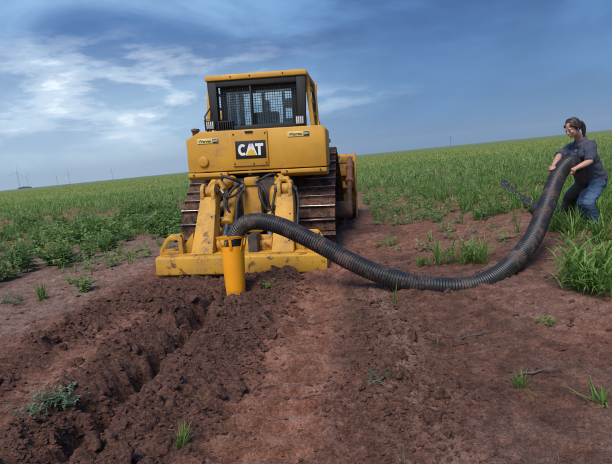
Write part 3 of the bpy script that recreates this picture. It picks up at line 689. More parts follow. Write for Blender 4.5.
def smooth_path(P, k=8):
    P = [Vector(p) for p in P]; P = [P[0]*2-P[1]]+P+[P[-1]*2-P[-2]]; out = []
    for i in range(1, len(P)-2):
        for j in range(k):
            t = j/k; a, b_, c, d = P[i-1:i+3]
            out.append(.5*((2*b_)+(c-a)*t+(2*a-5*b_+4*c-d)*t*t+(3*b_-a-3*c+d)*t**3))
    out.append(P[-2]); return out
for i, hp in enumerate(hose_paths):
    b = MB(); sp_ = smooth_path(hp, 6); b.tube(sp_, .020 if i % 3 else .026, 10); h_ = rp(b, 'hydraulic_hose', M['rubber'], 0)
    for e in (0, -1):
        c = MB(); q = sp_[e]; q2 = sp_[1 if e == 0 else -2]; c.cyl(q, q+(q2-q).normalized()*.06, .034, n=10); c.build('hose_fitting', M['bare'], h_, 0)

# blade at the front, its brace and push arms
BL = empty('blade', parent=DZ)
prof = []
for i in range(9):
    z = -.12+1.74*i/8; prof.append((4.46-.42*math.sin(math.pi*(i/8)*.95+.05), z))
prof2 = [(y-.05, z) for y, z in prof][::-1]
b = MB(); b.prism(prof+prof2, 0, -1.62, 1.62); b.build('mouldboard', M['blade'], BL, 0)
for z in (.25, .8, 1.40):
    b = MB(); b.box((-1.58, 3.86, z), (1.58, 4.16, z+.16)); b.build('back_rib', M['blade'], BL, .015)
b = MB(); b.box((-1.55, 3.84, 1.10), (1.55, 4.05, 1.385)); b.build('back_plate', M['blade'], BL, .015)
for s in (-1, 1):
    b = MB(); b.prism([(3.74, -.10), (4.50, -.14), (4.52, 1.62), (4.10, 1.66), (3.86, 1.50), (3.70, 1.0)], 0, s*1.63-.018, s*1.63+.018); b.build('end_plate', M['blade'], BL, .006)
    b = MB(); b.bar((s*1.46, 1.7, .52), (s*1.46, 3.9, .34), .17, .30); b.build('push_arm', M['track'], BL, .02)
    b = MB(); b.cyl((s*1.24, 1.75, .52), (s*1.56, 1.75, .52), .17, n=24); b.build('trunnion', M['track'], BL, .01)
    p0, p1 = Vector((s*1.49, 2.35, .56)), Vector((s*1.50, 3.86, 1.52)); d = p1-p0
    b = MB(); b.cyl(p0+d*.45, p0+d*.90, .072, n=20); b.cyl(p0+d*.43, p0+d*.49, .095, n=20); b.cyl(p0+d*.74, p0+d*.79, .088, n=20); b.cyl(p0+d*.88, p0+d*1.0, .055, n=20); br = b.build('tilt_brace', M['brace'], BL, .006)
    b = MB(); b.cyl(p0, p0+d*.45, .055, n=16); b.build('brace_rod', M['track'], br, 0)
    b = MB(); b.bar(Vector((s*.62, 3.2, 1.95)), Vector((s*.62, 4.05, .75)), .14, .14); b.build('blade_lift_cylinder', M['yellow_low'], BL, .03)

# ------------------------------------------------------------------ pipe chute
ctop = gy(232.5, 246, 6.08); cbot = gy(237.5, 312, 6.0); crim = gy(232, 237.5, 6.08)
ax = (ctop-cbot).normalized()
CT = empty('pipe_chute', cbot); tag(CT, 'bright orange-yellow tubular chute standing in the furrow behind the ripper beam', 'pipe chute')
def ct(mb, name, m, bevel=0.0, parent=None): return mb.build(name, m, parent or CT, bevel)
L_ = (ctop-cbot).length
def rings(sections, n=36, X=None):
    b = MB(); vs = []; k = len(sections)
    u = Vector((1, 0, 0)); u = (u-ax*u.dot(ax)).normalized(); v = ax.cross(u)
    for (t, r, ex) in sections: vs += [ax*t+u*(r*ex*math.cos(2*math.pi*j/n))+v*(r*math.sin(2*math.pi*j/n)) for j in range(n)]
    f = [(i*n+j, i*n+(j+1) % n, (i+1)*n+(j+1) % n, (i+1)*n+j) for i in range(k-1) for j in range(n)]; b.add(vs, f); return b
ct(rings([(-.10, .098, 1), (.05, .110, 1), (L_*.5, .132, 1), (L_*.86, .146, 1), (L_, .155, 1), (L_, .146, 1), (L_*.86, .137, 1), (L_*.4, .120, 1), (0, .100, 1)]), 'chute_tube', M['chute'])
LR = (crim-cbot).dot(ax)
ct(rings([(LR-.012, .196, 1), (LR+.018, .206, 1), (LR+.022, .198, 1), (LR-.008, .186, 1), (LR-.012, .196, 1)], 40), 'rim_ring', M['chute'])
u_ = Vector((1, 0, 0)); u_ = (u_-ax*u_.dot(ax)).normalized(); v_ = ax.cross(u_)
for a in (20, 95, 165, 215, 270, 325):
    d = u_*math.cos(RAD(a))+v_*math.sin(RAD(a)); b = MB(); b.bar(d*.150+ax*(L_-.05), d*.190+ax*(LR-.002), .035, .010, d); ct(b, 'rim_strut', M['chute'], .002)
b = MB(); p = v_*.0; dd = (v_*1.0)
b.bar(dd*.15+ax*.33, dd*.40+ax*.36, .08, .03); ct(b, 'mounting_bracket', M['dark'], .004)

# ------------------------------------------------------------------ corrugated drain pipe, one length from the chute to the field
PR = .106
pp = [gy(233.5, 268, 6.07), gy(233.5, 250, 6.07), gy(236.5, 234, 6.03), gy(246, 223.5, 5.97), gy(262, 221.5, 5.88), gy(284, 227.5, 5.74), gy(312, 241.5, 5.56), gy(345, 259, 5.38),
      gy(380, 274.5, 5.18), gy(413, 284, 5.02), gy(445, 287, 4.93), gy(472, 285.5, 4.97), gy(497, 276, 5.10), gy(516, 260, 5.30), gy(530, 241, 5.55), gy(541, 219, 5.85), gy(551, 195, 6.15),
      gy(560, 174, 6.42), gy(567, 164.5, 6.56), gy(574, 163, 6.72), gy(579.5, 170, 6.86), gy(582, 184, 6.98)]
g1 = gz(578, 205, .36); pp += [Vector((4.05, 7.22, .55)), Vector((4.16, 7.55, .28))]
for a, c in ((560, 216), (545, 217), (535, 212), (524, 204.5), (515, 197), (508.5, 190), (504, 184)):
    q = gz(a, c, .13); q.z = gh(q.x, q.y)+.10; pp.append(q)
pth = smooth_path(pp, 14)
# resample evenly, four rings per corrugation
P_ = np.array([tuple(p) for p in pth]); seg = np.linalg.norm(np.diff(P_, axis=0), axis=1); cum = np.concatenate([[0], np.cumsum(seg)])
PERIOD = .030; N_ = int(cum[-1]/PERIOD)*5
tt = np.linspace(0, cum[-1], N_); C3 = np.stack([np.interp(tt, cum, P_[:, k]) for k in range(3)], 1)
wv = np.stack([vnoise(tt*1.7, tt*0+k_, 50+k_)-.5 for k_ in range(3)], 1)*np.array([.05, .05, .03])*np.sin(np.clip(tt/cum[-1], 0, 1)*math.pi)[:, None]**.5; wv[:, 2] = np.abs(wv[:, 2])*.4; C3 = C3+wv*sst(tt, .8, 1.6)[:, None]
for _ in range(5): C3[1:-1] = (C3[:-2]+C3[1:-1]*2+C3[2:])/4
T_ = np.gradient(C3, axis=0); T_ /= np.linalg.norm(T_, axis=1)[:, None]
nr = 20; uu_ = np.cross(T_[0], [0, 1, 0]); rows = []
prof6 = np.array([0, .0085, .0125, .0125, .0065])-.0125
for i in range(N_):
    uu_ = uu_-T_[i]*np.dot(uu_, T_[i]); uu_ /= np.linalg.norm(uu_); vv_ = np.cross(T_[i], uu_)
    r = PR+prof6[i % 5]+.004*(vnoise(np.array([tt[i]*5.0]), np.array([.5]), 9)[0]-.5); a = np.arange(nr)*2*math.pi/nr
    rows.append(C3[i]+r*(np.cos(a)[:, None]*uu_+np.sin(a)[:, None]*vv_))
Vp = np.concatenate(rows); idx = np.arange((N_-1)*nr); ri, ci = idx//nr, idx % nr
Fp = np.stack([ri*nr+ci, ri*nr+(ci+1) % nr, (ri+1)*nr+(ci+1) % nr, (ri+1)*nr+ci], 1)
PIPE = np_obj('drain_pipe', Vp, Fp, M['pipe'], smooth=True)
tag(PIPE, 'long black corrugated drain pipe looping from the yellow chute into the woman\'s arms', 'pipe')

# ------------------------------------------------------------------ woman holding the pipe
def remesh(mb, voxel, smooth=6, disp=None):
    me = bpy.data.meshes.new('tmp'); me.from_pydata(mb.v, [], mb.f); bm = bmesh.new(); bm.from_mesh(me); bmesh.ops.recalc_face_normals(bm, faces=bm.faces); bm.to_mesh(me); bm.free()
    o = bpy.data.objects.new('tmp', me); COL.objects.link(o)
    md = o.modifiers.new('r', 'REMESH'); md.mode = 'VOXEL'; md.voxel_size = voxel
    if smooth: ms = o.modifiers.new('s', 'SMOOTH'); ms.iterations = smooth; ms.factor = .5
    dg = bpy.context.evaluated_depsgraph_get(); out = bpy.data.meshes.new_from_object(o.evaluated_get(dg)); bpy.data.objects.remove(o)
    out.polygons.foreach_set('use_smooth', [True]*len(out.polygons))
    if disp:
        n = len(out.vertices); co = np.zeros(n*3, np.float32); no = np.zeros(n*3, np.float32); out.vertices.foreach_get('co', co); out.vertices.foreach_get('normal', no)
        co = co.reshape(-1, 3); no = no.reshape(-1, 3); co += no*disp(co, no)[:, None]; out.vertices.foreach_set('co', co.ravel()); out.update()
    return out
def link(name, me, m, parent, loc=None):
    me.materials.clear(); me.materials.append(m); me.name = name; o = bpy.data.objects.new(name, me); COL.objects.link(o); o.parent = parent
    if loc is not None: o.location = loc
    return o
class LB(MB):
    def limb(s, pts, rad, n=16, side=None, flat=1.0):
        """closed tapered limb with round ends; flat<1 squeezes across 'side'"""
        pts = [Vector(p) for p in pts]; k = len(pts); T = [(pts[min(i+1, k-1)]-pts[max(i-1, 0)]).normalized() for i in range(k)]
        P, R, D = [], [], []
        for a in (-.98, -.85, -.55): P.append(pts[0]+T[0]*rad[0]*a*.9); R.append(rad[0]*math.sqrt(1-a*a)); D.append(T[0])
        for i in range(k): P.append(pts[i]); R.append(rad[i]); D.append(T[i])
        for a in (.55, .85, .98): P.append(pts[-1]+T[-1]*rad[-1]*a*.9); R.append(rad[-1]*math.sqrt(1-a*a)); D.append(T[-1])
        u = Vector(side) if side is not None else D[0].orthogonal(); vs = []
        for p, r, t in zip(P, R, D):
            u = (u-t*u.dot(t)).normalized(); v = t.cross(u)
            vs += [p+u*(r*math.cos(2*math.pi*j/n))+v*(r*flat*math.sin(2*math.pi*j/n)) for j in range(n)]
        kk = len(P); f = [(i*n+j, i*n+(j+1) % n, (i+1)*n+(j+1) % n, (i+1)*n+j) for i in range(kk-1) for j in range(n)]+[tuple(range(n-1, -1, -1)), tuple((kk-1)*n+j for j in range(n))]
        s.add(vs, f); return s
    def ball(s, c, r, X=None, n=14):
        c = Vector(c); r = (r, r, r) if isinstance(r, (int, float)) else r; vs = []; f = []
        for i in range(1, n):
            for j in range(n*2):
                a, b = math.pi*i/n, math.pi*j/n; q = Vector((r[0]*math.sin(a)*math.cos(b), r[1]*math.sin(a)*math.sin(b), r[2]*math.cos(a))); vs.append(c+(X @ q if X else q))
        m = n*2; q = Vector((0, 0, r[2])); q = X @ q if X else q; vs += [c+q, c-q]; t, bt = len(vs)-2, len(vs)-1
        for i in range(n-2): f += [(i*m+j, (i+1)*m+j, (i+1)*m+(j+1) % m, i*m+(j+1) % m) for j in range(m)]
        f += [(t, j, (j+1) % m) for j in range(m)]+[(bt, (n-2)*m+(j+1) % m, (n-2)*m+j) for j in range(m)]
        s.add(vs, f); return s
# joints
J = dict(head=gy(572.5, 128.5, 6.60), neck=gy(580.5, 139.5, 6.74), chest=gy(583.5, 151, 6.72), waist=gy(590, 167, 6.78), hip=gy(595, 181, 6.84),
         rs=gy(571.5, 147.5, 6.90), ls=gy(590.5, 145.5, 6.60), re=gy(559, 156.5, 6.72), rw=gy(552.5, 168.5, 6.50), le=gy(590, 161.5, 6.42), lw=gy(575.5, 168.5, 6.43),
         rh=gy(590, 185, 6.95), lh=gy(598, 184, 6.74), lk=gy(588, 203, 6.63), la=gy(595.5, 226, 6.70), rk=gy(582, 203, 6.92), ra=gy(587, 222, 7.02))
for k_ in ('la', 'ra'): J[k_].z = gh(J[k_].x, J[k_].y)+.095
base = (J['la']+J['ra'])/2; base.z = gh(base.x, base.y)
WO = empty('person', base); tag(WO, 'woman in slate blue t-shirt and jeans bending to hold the black pipe', 'person')
for k_ in J: J[k_] = J[k_]-base
side = (J['ls']-J['rs']).normalized()                     # her left
fwdT = (J['neck']-J['hip']).normalized().cross(side); fwdT = fwdT if fwdT.x < 0 else -fwdT; fwdT.normalize()
hf = Vector((-.88, -.30, -.46)).normalized(); hs = Vector((0, 0, 1)).cross(hf).normalized(); hu = hf.cross(hs).normalized()
HX = Matrix((hs, hf, hu)).transposed()                    # columns : her left, forward, up
def hp(a, b, c): return J['head']+HX @ Vector((a, b, c))
sk = LB()
sk.ball(hp(0, -.012, .035), (.074, .094, .088), HX); sk.ball(hp(0, .030, -.030), (.058, .062, .078), HX); sk.limb([hp(0, .045, -.08), hp(0, .060, -.094)], [.034, .024])
sk.limb([hp(0, .086, .012), hp(0, .104, -.022)], [.009, .014]); sk.ball(hp(0, .100, -.028), (.017, .015, .011), HX)
for s_ in (-1, 1):
    sk.ball(hp(s_*.036, .068, -.018), (.022, .018, .024), HX); sk.ball(hp(s_*.031, .080, .030), (.024, .013, .010), HX); sk.ball(hp(s_*.074, -.008, -.004), (.011, .020, .032), HX)
sk.ball(hp(0, .088, -.053), (.022, .012, .007), HX); sk.ball(hp(0, .086, -.064), (.019, .012, .008), HX)
sk.limb([J['neck']+(J['chest']-J['neck'])*.2, (J['neck']*.55+hp(0, -.02, -.07)*.45), hp(0, -.01, -.06)], [.060, .052, .052])
for a, b, c in (('rs', 're', 'rw'), ('ls', 'le', 'lw')):
    A, B, C_ = J[a], J[b], J[c]
    sk.limb([A, A.lerp(B, .35), A.lerp(B, .8), B, B.lerp(C_, .25), B.lerp(C_, .65), C_], [.058, .050, .042, .040, .042, .034, .026])
sk.limb([J['neck'], J['chest'], J['waist'], J['hip']], [.080, .112, .095, .100], 20, side, .74)
for a, b, c in (('rh', 'rk', 'ra'), ('lh', 'lk', 'la')):
    A, B, C_ = J[a], J[b], J[c]; sk.limb([A, A.lerp(B, .5), B, B.lerp(C_, .3), C_], [.072, .058, .042, .042, .032])
# hands: wrist -> palm -> five fingers curled round the pipe
Cc = C3-np.array(tuple(base))
def pipe_near(p):
    i = int(np.argmin(np.linalg.norm(Cc-np.array(tuple(p)), axis=1))); return Vector(Cc[i]), Vector(T_[i])
def hand(wr, elbow, sgn):
    c, t = pipe_near(wr+(wr-elbow).normalized()*.06)
    fw = (wr-elbow).normalized()
    def surf(p, r):
        q = p-c; ax_ = q.dot(t); rad = (q-t*ax_); return c+t*ax_+rad.normalized()*r
    pc = surf(wr+fw*.055, PR+.020); nrm = (pc-c-t*(pc-c).dot(t)).normalized()
    across = t if t.dot(Vector((0, 0, 1))) > 0 else -t                      # knuckle line runs along the pipe
    wrap = nrm.cross(across).normalized(); wrap = wrap if wrap.dot(fw) > 0 else -wrap
    sk.limb([wr, pc-wrap*.02, pc+wrap*.03], [.027, .036, .036], 14, across, .50)
    for k, (o_, ln, r) in enumerate(((-.030, .072, .0088), (-.010, .082, .0093), (.010, .078, .0090), (.029, .062, .0080))):
        P = [pc+across*o_+wrap*.02]; 
        for f in (.35, .7, 1.0):
            q = pc+across*(o_*1.1)+wrap*(.03+ln*f)-nrm*.0; P.append(surf(q, PR+.010) if True else q)
        sk.limb(P, [r*1.1, r, r*.95, r*.8], 10)
    th0 = pc-wrap*.02+across*sgn*.02; sk.limb([th0, surf(th0+across*sgn*.035+wrap*.015, PR+.014), surf(th0+across*sgn*.055+wrap*.045, PR+.011)], [.014, .011, .008], 10)
hand(J['rw'], J['re'], 1); hand(J['lw'], J['le'], 1)
BODY = link('body', remesh(sk, .0075, 4), M['skin'], WO)
# eyes, brows, lips
for s_ in (-1, 1):
    e = LB(); e.ball(hp(s_*.031, .0835, .012), (.010, .006, .0048), HX, 8); eo = e.build('eye', M['eye_white'], BODY)
    e = LB(); e.ball(hp(s_*.030, .0905, .012), (.0062, .0038, .0052), HX, 8); e.build('iris', M['eye_dark'], BODY)
    e = LB(); e.limb([hp(s_*.012, .094, .031), hp(s_*.030, .092, .036), hp(s_*.050, .080, .030)], [.002, .0028, .002], 8); e.build('eyebrow', M['hair'], BODY)
e = LB(); e.limb([hp(-.017, .090, -.060), hp(0, .097, -.0585), hp(.017, .090, -.060)], [.003, .005, .003], 8); e.build('lips', M['lips'], BODY)
# hair: cap + ponytail, with strands
h = LB(); h.ball(hp(0, -.030, .048), (.086, .098, .090), HX); h.ball(hp(0, -.075, .0), (.070, .050, .075), HX)
for s_ in (-1, 1): h.ball(hp(s_*.070, -.022, .015), (.017, .045, .052), HX); h.limb([hp(s_*.045, .062, .080), hp(s_*.072, .030, .045), hp(s_*.080, .0, .01)], [.016, .018, .014], 8)
h.limb([hp(0, -.105, .02), hp(.012, -.150, .0), hp(.02, -.160, -.06), hp(.015, -.140, -.14), hp(.01, -.115, -.19)], [.026, .034, .033, .025, .010], 12)
HAIR = link('hair', remesh(h, .0065, 4, lambda c, n: .006*(vnoise(c[:, 0]*60+c[:, 1]*90, c[:, 2]*22, 3)-.5)), M['hair'], WO)
b = LB(); pts = []
for i in range(21):
    a = RAD(-8+196*i/20); pts.append(hp(.089*math.cos(a), -.012-.02*math.sin(a)*0+.0, .052+.092*math.sin(a)))
b.limb(pts, [.005]*21, 8); b.build('headband', M['band'], HAIR)
# t-shirt
t = LB(); dn = (J['hip']-J['waist']).normalized()
t.limb([J['neck'].lerp(J['chest'], .10), J['neck'].lerp(J['chest'], .45), J['chest'], J['chest'].lerp(J['waist'], .5)+fwdT*-.005, J['waist']-fwdT*.015, J['hip']-fwdT*.02], [.096, .138, .156, .150, .146, .156], 24, side, .80)
for s_ in (-1, 1): t.ball(J['chest']+side*(s_*.075)+fwdT*.10-dn*.0, .072)
t.ball(J['waist'].lerp(J['hip'], .75)-fwdT*.045, .134)
t.limb([J['rs'].lerp(J['ls'], .02), J['ls'].lerp(J['rs'], .02)], [.076, .076], 16)
for a, b_ in (('rs', 're'), ('ls', 'le')):
    A, B = J[a], J[b_]; t.limb([A, A.lerp(B, .35), A.lerp(B, .72), A.lerp(B, .80)], [.078, .076, .074, .070], 16)
def folds(c, n): return .016*(vnoise(c[:, 0]*9+c[:, 2]*7, c[:, 2]*16-c[:, 1]*9, 4)-.5)+.010*(vnoise(c[:, 0]*25, c[:, 2]*34+c[:, 1]*18, 6)-.5)
SH = link('t_shirt', remesh(t, .010, 5, folds), M['shirt'], WO)
b = LB(); b.ball(J['chest']+fwdT*.150+side*.03-dn*.085, (.017, .017, .020)); b.build('chest_print', M['band'], SH)
# collar and sleeve hems
def hem(c, d, r, nm, par, m, fl=1.0, sd=None, th=.008):
    d = d.normalized(); u = (sd-d*sd.dot(d)).normalized() if sd is not None else d.orthogonal().normalized(); v = d.cross(u); b = MB(); n = 28; P = [c+u*r*math.cos(2*math.pi*i/n)+v*r*fl*math.sin(2*math.pi*i/n) for i in range(n+1)]
    b.tube(P, th, 8, False); b.build(nm, m, par)
for a, b_ in (('rs', 're'), ('ls', 'le')): hem(J[a].lerp(J[b_], .98), J[b_]-J[a], .062, 'sleeve_hem', SH, M['shirt'])
# jeans
j = LB(); j.limb([J['hip']-dn*.04, J['hip']+dn*.05], [.134, .134], 20, side, .86)
j.ball(J['hip']-fwdT*.05+dn*.02, .112)
for a, b_, c in (('rh', 'rk', 'ra'), ('lh', 'lk', 'la')):
    A, B, C_ = J[a], J[b_], J[c]; j.limb([A, A.lerp(B, .5), A.lerp(B, .9), B, B.lerp(C_, .3), B.lerp(C_, .7), C_+Vector((0, 0, .0))], [.102, .092, .080, .078, .074, .068, .070], 18)
def folds2(c, n): return .014*(vnoise(c[:, 0]*8, c[:, 2]*26+c[:, 0]*8, 14)-.5)+.008*(vnoise(c[:, 1]*22, c[:, 2]*48, 16)-.5)
JE = link('jeans', remesh(j, .010, 4, folds2), M['jeans'], WO)
for a in ('la', 'ra'):
    A = J[a]; d = Vector((-.86, -.42, 0)).normalized(); b = LB()
    b.limb([A+Vector((0, 0, .03)), A+Vector((0, 0, -.035))], [.056, .058], 14); b.limb([A-d*.05+Vector((0, 0, -.058)), A+d*.07+Vector((0, 0, -.058)), A+d*.15+Vector((0, 0, -.066))], [.040, .046, .038], 14)
    link('boot', remesh(b, .008, 4), M['shoe'], WO)

# ------------------------------------------------------------------ vegetation prototypes (unit height)
class PB:
    def __init__(s): s.v = []; s.f = []; s.t = []
    def blade(s, p, az, ln, lean, curl, wd, seg=4, tint=.5, fold=0.0):
        d = np.array([math.cos(az), math.sin(az), 0]); sd = np.array([-d[1], d[0], 0]); b = len(s.v); a = lean; q = np.array(p, float); st = ln/seg
        for i in range(seg+1):
            f = i/seg; ww = wd*(.55+.9*f if f < .35 else (1-f)**.7*1.25+.02)*.5
            tw = sd*math.cos(a*.3)+np.array([0, 0, 1])*math.sin(fold*f)
            s.v += [tuple(q-tw*ww), tuple(q+tw*ww)]; s.t += [tint+.25*(f-.4)]*2
            q = q+(d*math.sin(a)+np.array([0, 0, 1])*math.cos(a))*st; a += curl/seg
        for i in range(seg): k = b+2*i; s.f.append((k, k+1, k+3, k+2))
    def leaf(s, p, az, ln, pitch, wd, tint):
        d = np.array([math.cos(az)*math.cos(pitch), math.sin(az)*math.cos(pitch), math.sin(pitch)]); sd = np.array([-math.sin(az), math.cos(az), 0]); up = np.cross(d, sd); up = up*(1 if up[2] > 0 else -1)
        p = np.array(p, float); b = len(s.v)
        s.v += [tuple(p), tuple(p+d*ln*.45+sd*wd*.5+up*wd*.16), tuple(p+d*ln-np.array([0, 0, ln*.12])), tuple(p+d*ln*.45-sd*wd*.5+up*wd*.16), tuple(p+d*ln*.5)]
        s.t += [tint]*5; s.f += [(b, b+1, b+2, b+4), (b, b+4, b+2, b+3)]
    def arr(s): return np.array(s.v, float), np.array(s.f, int), np.clip(np.array(s.t), 0, 1)
R_ = random.Random(11)
def weed_proto(stems=7, leaves=12, spread=.55, lsize=.17, lw=.42):
    b = PB()
    for i in range(stems):
        az = R_.uniform(0, 6.283); ln = R_.uniform(.6, 1.0); lean = R_.uniform(.05, spread); cur = R_.uniform(-.2, .5); tn = R_.uniform(.15, .75)
        b.blade((R_.uniform(-.06, .06), R_.uniform(-.06, .06), 0), az, ln, lean, cur, .018, 4, .35)
        a = lean; q = np.array([0, 0, 0.]); n = leaves
        for k in range(n):
            f = (k+1)/n; a = lean+cur*f; q = q+np.array([math.cos(az)*math.sin(a), math.sin(az)*math.sin(a), math.cos(a)])*ln/n
            if f < .12: continue
            b.leaf(q, R_.uniform(0, 6.283), lsize*R_.uniform(.6, 1.25)*(1.15-.45*f), R_.uniform(-.3, .7), lsize*lw*R_.uniform(.8, 1.3), tn+R_.uniform(-.2, .25)+.2*f)
    return b.arr()
def grass_proto(n=26, wd=.03, lean=.45, curl=.9, seg=4, base=.06):
    b = PB()
    for i in range(n): b.blade((R_.gauss(0, base), R_.gauss(0, base), 0), R_.uniform(0, 6.283), R_.uniform(.55, 1.15), abs(R_.gauss(0, lean)), R_.uniform(.1, curl), wd*R_.uniform(.6, 1.3), seg, R_.uniform(.15, .8))
    return b.arr()
def stalk_proto(n=5):
    """leafy grass stalks: upright stem with long arching leaves"""
    b = PB()
    for i in range(n):
        p = (R_.gauss(0, .10), R_.gauss(0, .10), 0); az0 = R_.uniform(0, 6.283); h = R_.uniform(.5, .85); ln = R_.uniform(0, .22)
        b.blade(p, az0, h, ln, .15, .022, 4, .45)
        for k in range(6):
            z = h*(.12+.8*k/6); q = (p[0]+math.cos(az0)*math.sin(ln)*z, p[1]+math.sin(az0)*math.sin(ln)*z, z*math.cos(ln))
            b.blade(q, az0+k*2.6+R_.uniform(-.5, .5), R_.uniform(.35, .6), R_.uniform(.35, .8), R_.uniform(.9, 2.0), R_.uniform(.035, .06), 6, R_.uniform(.3, .85))
    return b.arr()
def far_proto(n=16):
    b = PB()
    for i in range(n):
        if R_.random() < .5: b.blade((R_.gauss(0, .22), R_.gauss(0, .22), 0), R_.uniform(0, 6.283), R_.uniform(.5, 1.1), R_.uniform(0, .5), R_.uniform(0, .9), .10, 2, R_.uniform(.1, .8))
        else: b.leaf((R_.gauss(0, .2), R_.gauss(0, .2), R_.uniform(.15, .85)), R_.uniform(0, 6.283), R_.uniform(.25, .4), R_.uniform(-.2, .8), R_.uniform(.12, .22), R_.uniform(.1, .85))
    return b.arr()
WEEDP = [weed_proto(R_.randint(6, 9), 10, .7, .27, .5) for _ in range(5)]
PALEP = [weed_proto(9, 8, .9, .24, .30) for _ in range(3)]
GRASSP = [grass_proto(30, .035, .4, 1.1, 4) for _ in range(4)]
STALKP = [stalk_proto(5) for _ in range(5)]
FARP = [far_proto(12) for _ in range(6)]; CROPP = [far_proto(6) for _ in range(6)]
def scatter(name, protos, P, sc, m, rz=None, tint=None, zs=None, parent=None):
    n = len(P); rz = rng.uniform(0, 6.283, n) if rz is None else rz; which = rng.integers(0, len(protos), n); tint = rng.uniform(-.2, .2, n) if tint is None else tint
    zs = np.ones(n) if zs is None else zs; VV, FF, TT = [], [], []; off = 0
    for k, (v, f, t) in enumerate(protos):
        i = np.where(which == k)[0]
        if not len(i): continue
        c, s = np.cos(rz[i]), np.sin(rz[i]); x = v[None, :, 0]*sc[i][:, None]; y = v[None, :, 1]*sc[i][:, None]; z = v[None, :, 2]*(sc[i]*zs[i])[:, None]
        W_ = np.stack([x*c[:, None]-y*s[:, None]+P[i, 0:1], x*s[:, None]+y*c[:, None]+P[i, 1:2], z+P[i, 2:3]], 2)
        VV.append(W_.reshape(-1, 3)); FF.append((f[None]+(off+np.arange(len(i))*len(v))[:, None, None]).reshape(-1, 4)); TT.append(np.clip(t[None]+tint[i][:, None], 0, 1).ravel()); off += len(i)*len(v)
    return np_obj(name, np.concatenate(VV), np.concatenate(FF), m, parent, np.concatenate(TT))
def sample(y0, y1, dens, den_fn, xk=.80):
    A = xk*(y1*y1-y0*y0); n = int(A*dens); y = np.sqrt(rng.uniform(y0*y0, y1*y1, n)); x = rng.uniform(-xk, xk, n)*y
    k = rng.uniform(0, 1, n) < den_fn(x, y); x, y = x[k], y[k]; return np.stack([x, y, ground_h(x, y, False)-.02], 1)
pipexy = C3[:, :2][::20]; pz = C3[:, 2][::20]
def clear_pipe(P, r=.16):
    low = pipexy[(pz < .7) & (pipexy[:, 1] < 7.6)]; d = np.min(np.hypot(P[:, None, 0]-low[None, :, 0], P[:, None, 1]-low[None, :, 1]), axis=1); return P[d > r]
def off_person(x, y): return (np.hypot(x-base.x, y-base.y) > .22) & (np.hypot(x-base.x*.93, y-base.y*.93) > .30)
# dense weeds on the left
P = sample(6.2, 20, 13, lambda x, y: np.maximum(WEEDS_L(x, y)*(.06+.94*sst(fbm(x*.9, y*.9, 3, 17), .44, .56)), WEEDS_M(x, y)*sst(fbm(x*1.1, y*1.1, 3, 18), .44, .54)*.8))
o = scatter('weeds', WEEDP+PALEP[:2]+GRASSP[:2], P, rng.uniform(.26, .66, len(P))*(.55+.9*fbm(P[:, 0]*.7, P[:, 1]*.7, 3, 19)), M['weed'], tint=rng.uniform(-.2, .45, len(P))); tag(o, 'dense dark green broad-leaved weeds covering the ground left of the furrow', 'weeds', kind='stuff')
P = sample(6.0, 26, 15.0, lambda x, y: veg_den(x, y)*(1-GRASS_R(x, y))*(1-WEEDS_L(x, y)) ); P = clear_pipe(P)
LOWP = [weed_proto(4, 6, .9, .30, .5) for _ in range(4)]+[grass_proto(14, .05, .55, 1.0, 3) for _ in range(4)]
o = scatter('weeds', LOWP, P, rng.uniform(.16, .38, len(P)), M['weed'], tint=rng.uniform(-.1, .5, len(P))); tag(o, 'low scattered green weeds over the red soil around the bulldozer', 'weeds', kind='stuff')
P = sample(17, 48, 4.0, lambda x, y: veg_den(x, y)*(y > 20+6*np.sin(x*.4)*0))
o = scatter('field_weeds', FARP, P, rng.uniform(.22, .50, len(P))*(.6+.8*fbm(P[:, 0]*.15, P[:, 1]*.15, 3, 29)), M['weed'], tint=rng.uniform(.15, .75, len(P))+.35*sst(P[:, 1], 26, 42)); tag(o, 'belt of taller dark green weeds at the edge of the crop field', 'weeds', kind='stuff')
P = sample(44, 190, .42, lambda x, y: np.ones_like(x))
o = scatter('field_crop', CROPP, P, rng.uniform(.7, 1.3, len(P)), M['crop'], tint=rng.uniform(.25, .85, len(P)), zs=np.full(len(P), .34)); tag(o, 'yellow-green field crop stretching to the horizon', 'crop', kind='stuff')
# tall grass round the woman
P = sample(4.2, 12, 60, lambda x, y: np.maximum(GRASS_R(x, y), .14*HIDE_R(x, y))*off_person(x, y)*(.30+.70*sst(fbm(x*2, y*2, 2, 7), .35, .6))); P = clear_pipe(P, .10)
hgt = rng.uniform(.22, .50, len(P))*(1-.25*(P[:, 1] < 5.6))
o = scatter('tall_grass', GRASSP+STALKP, P, hgt, M['grass'], tint=rng.uniform(-.25, .25, len(P))); tag(o, 'bright green long-bladed grass growing around the woman', 'grass', kind='stuff')
P = sample(8, 17, 7, lambda x, y: (x > 3.2)*veg_den(x, y)); P = clear_pipe(P)
o = scatter('tall_grass', GRASSP+STALKP[:2], P, rng.uniform(.2, .42, len(P)), M['grass'], tint=rng.uniform(-.35, .1, len(P))); tag(o, 'mid green grass patches behind the pipe and the woman', 'grass', kind='stuff')
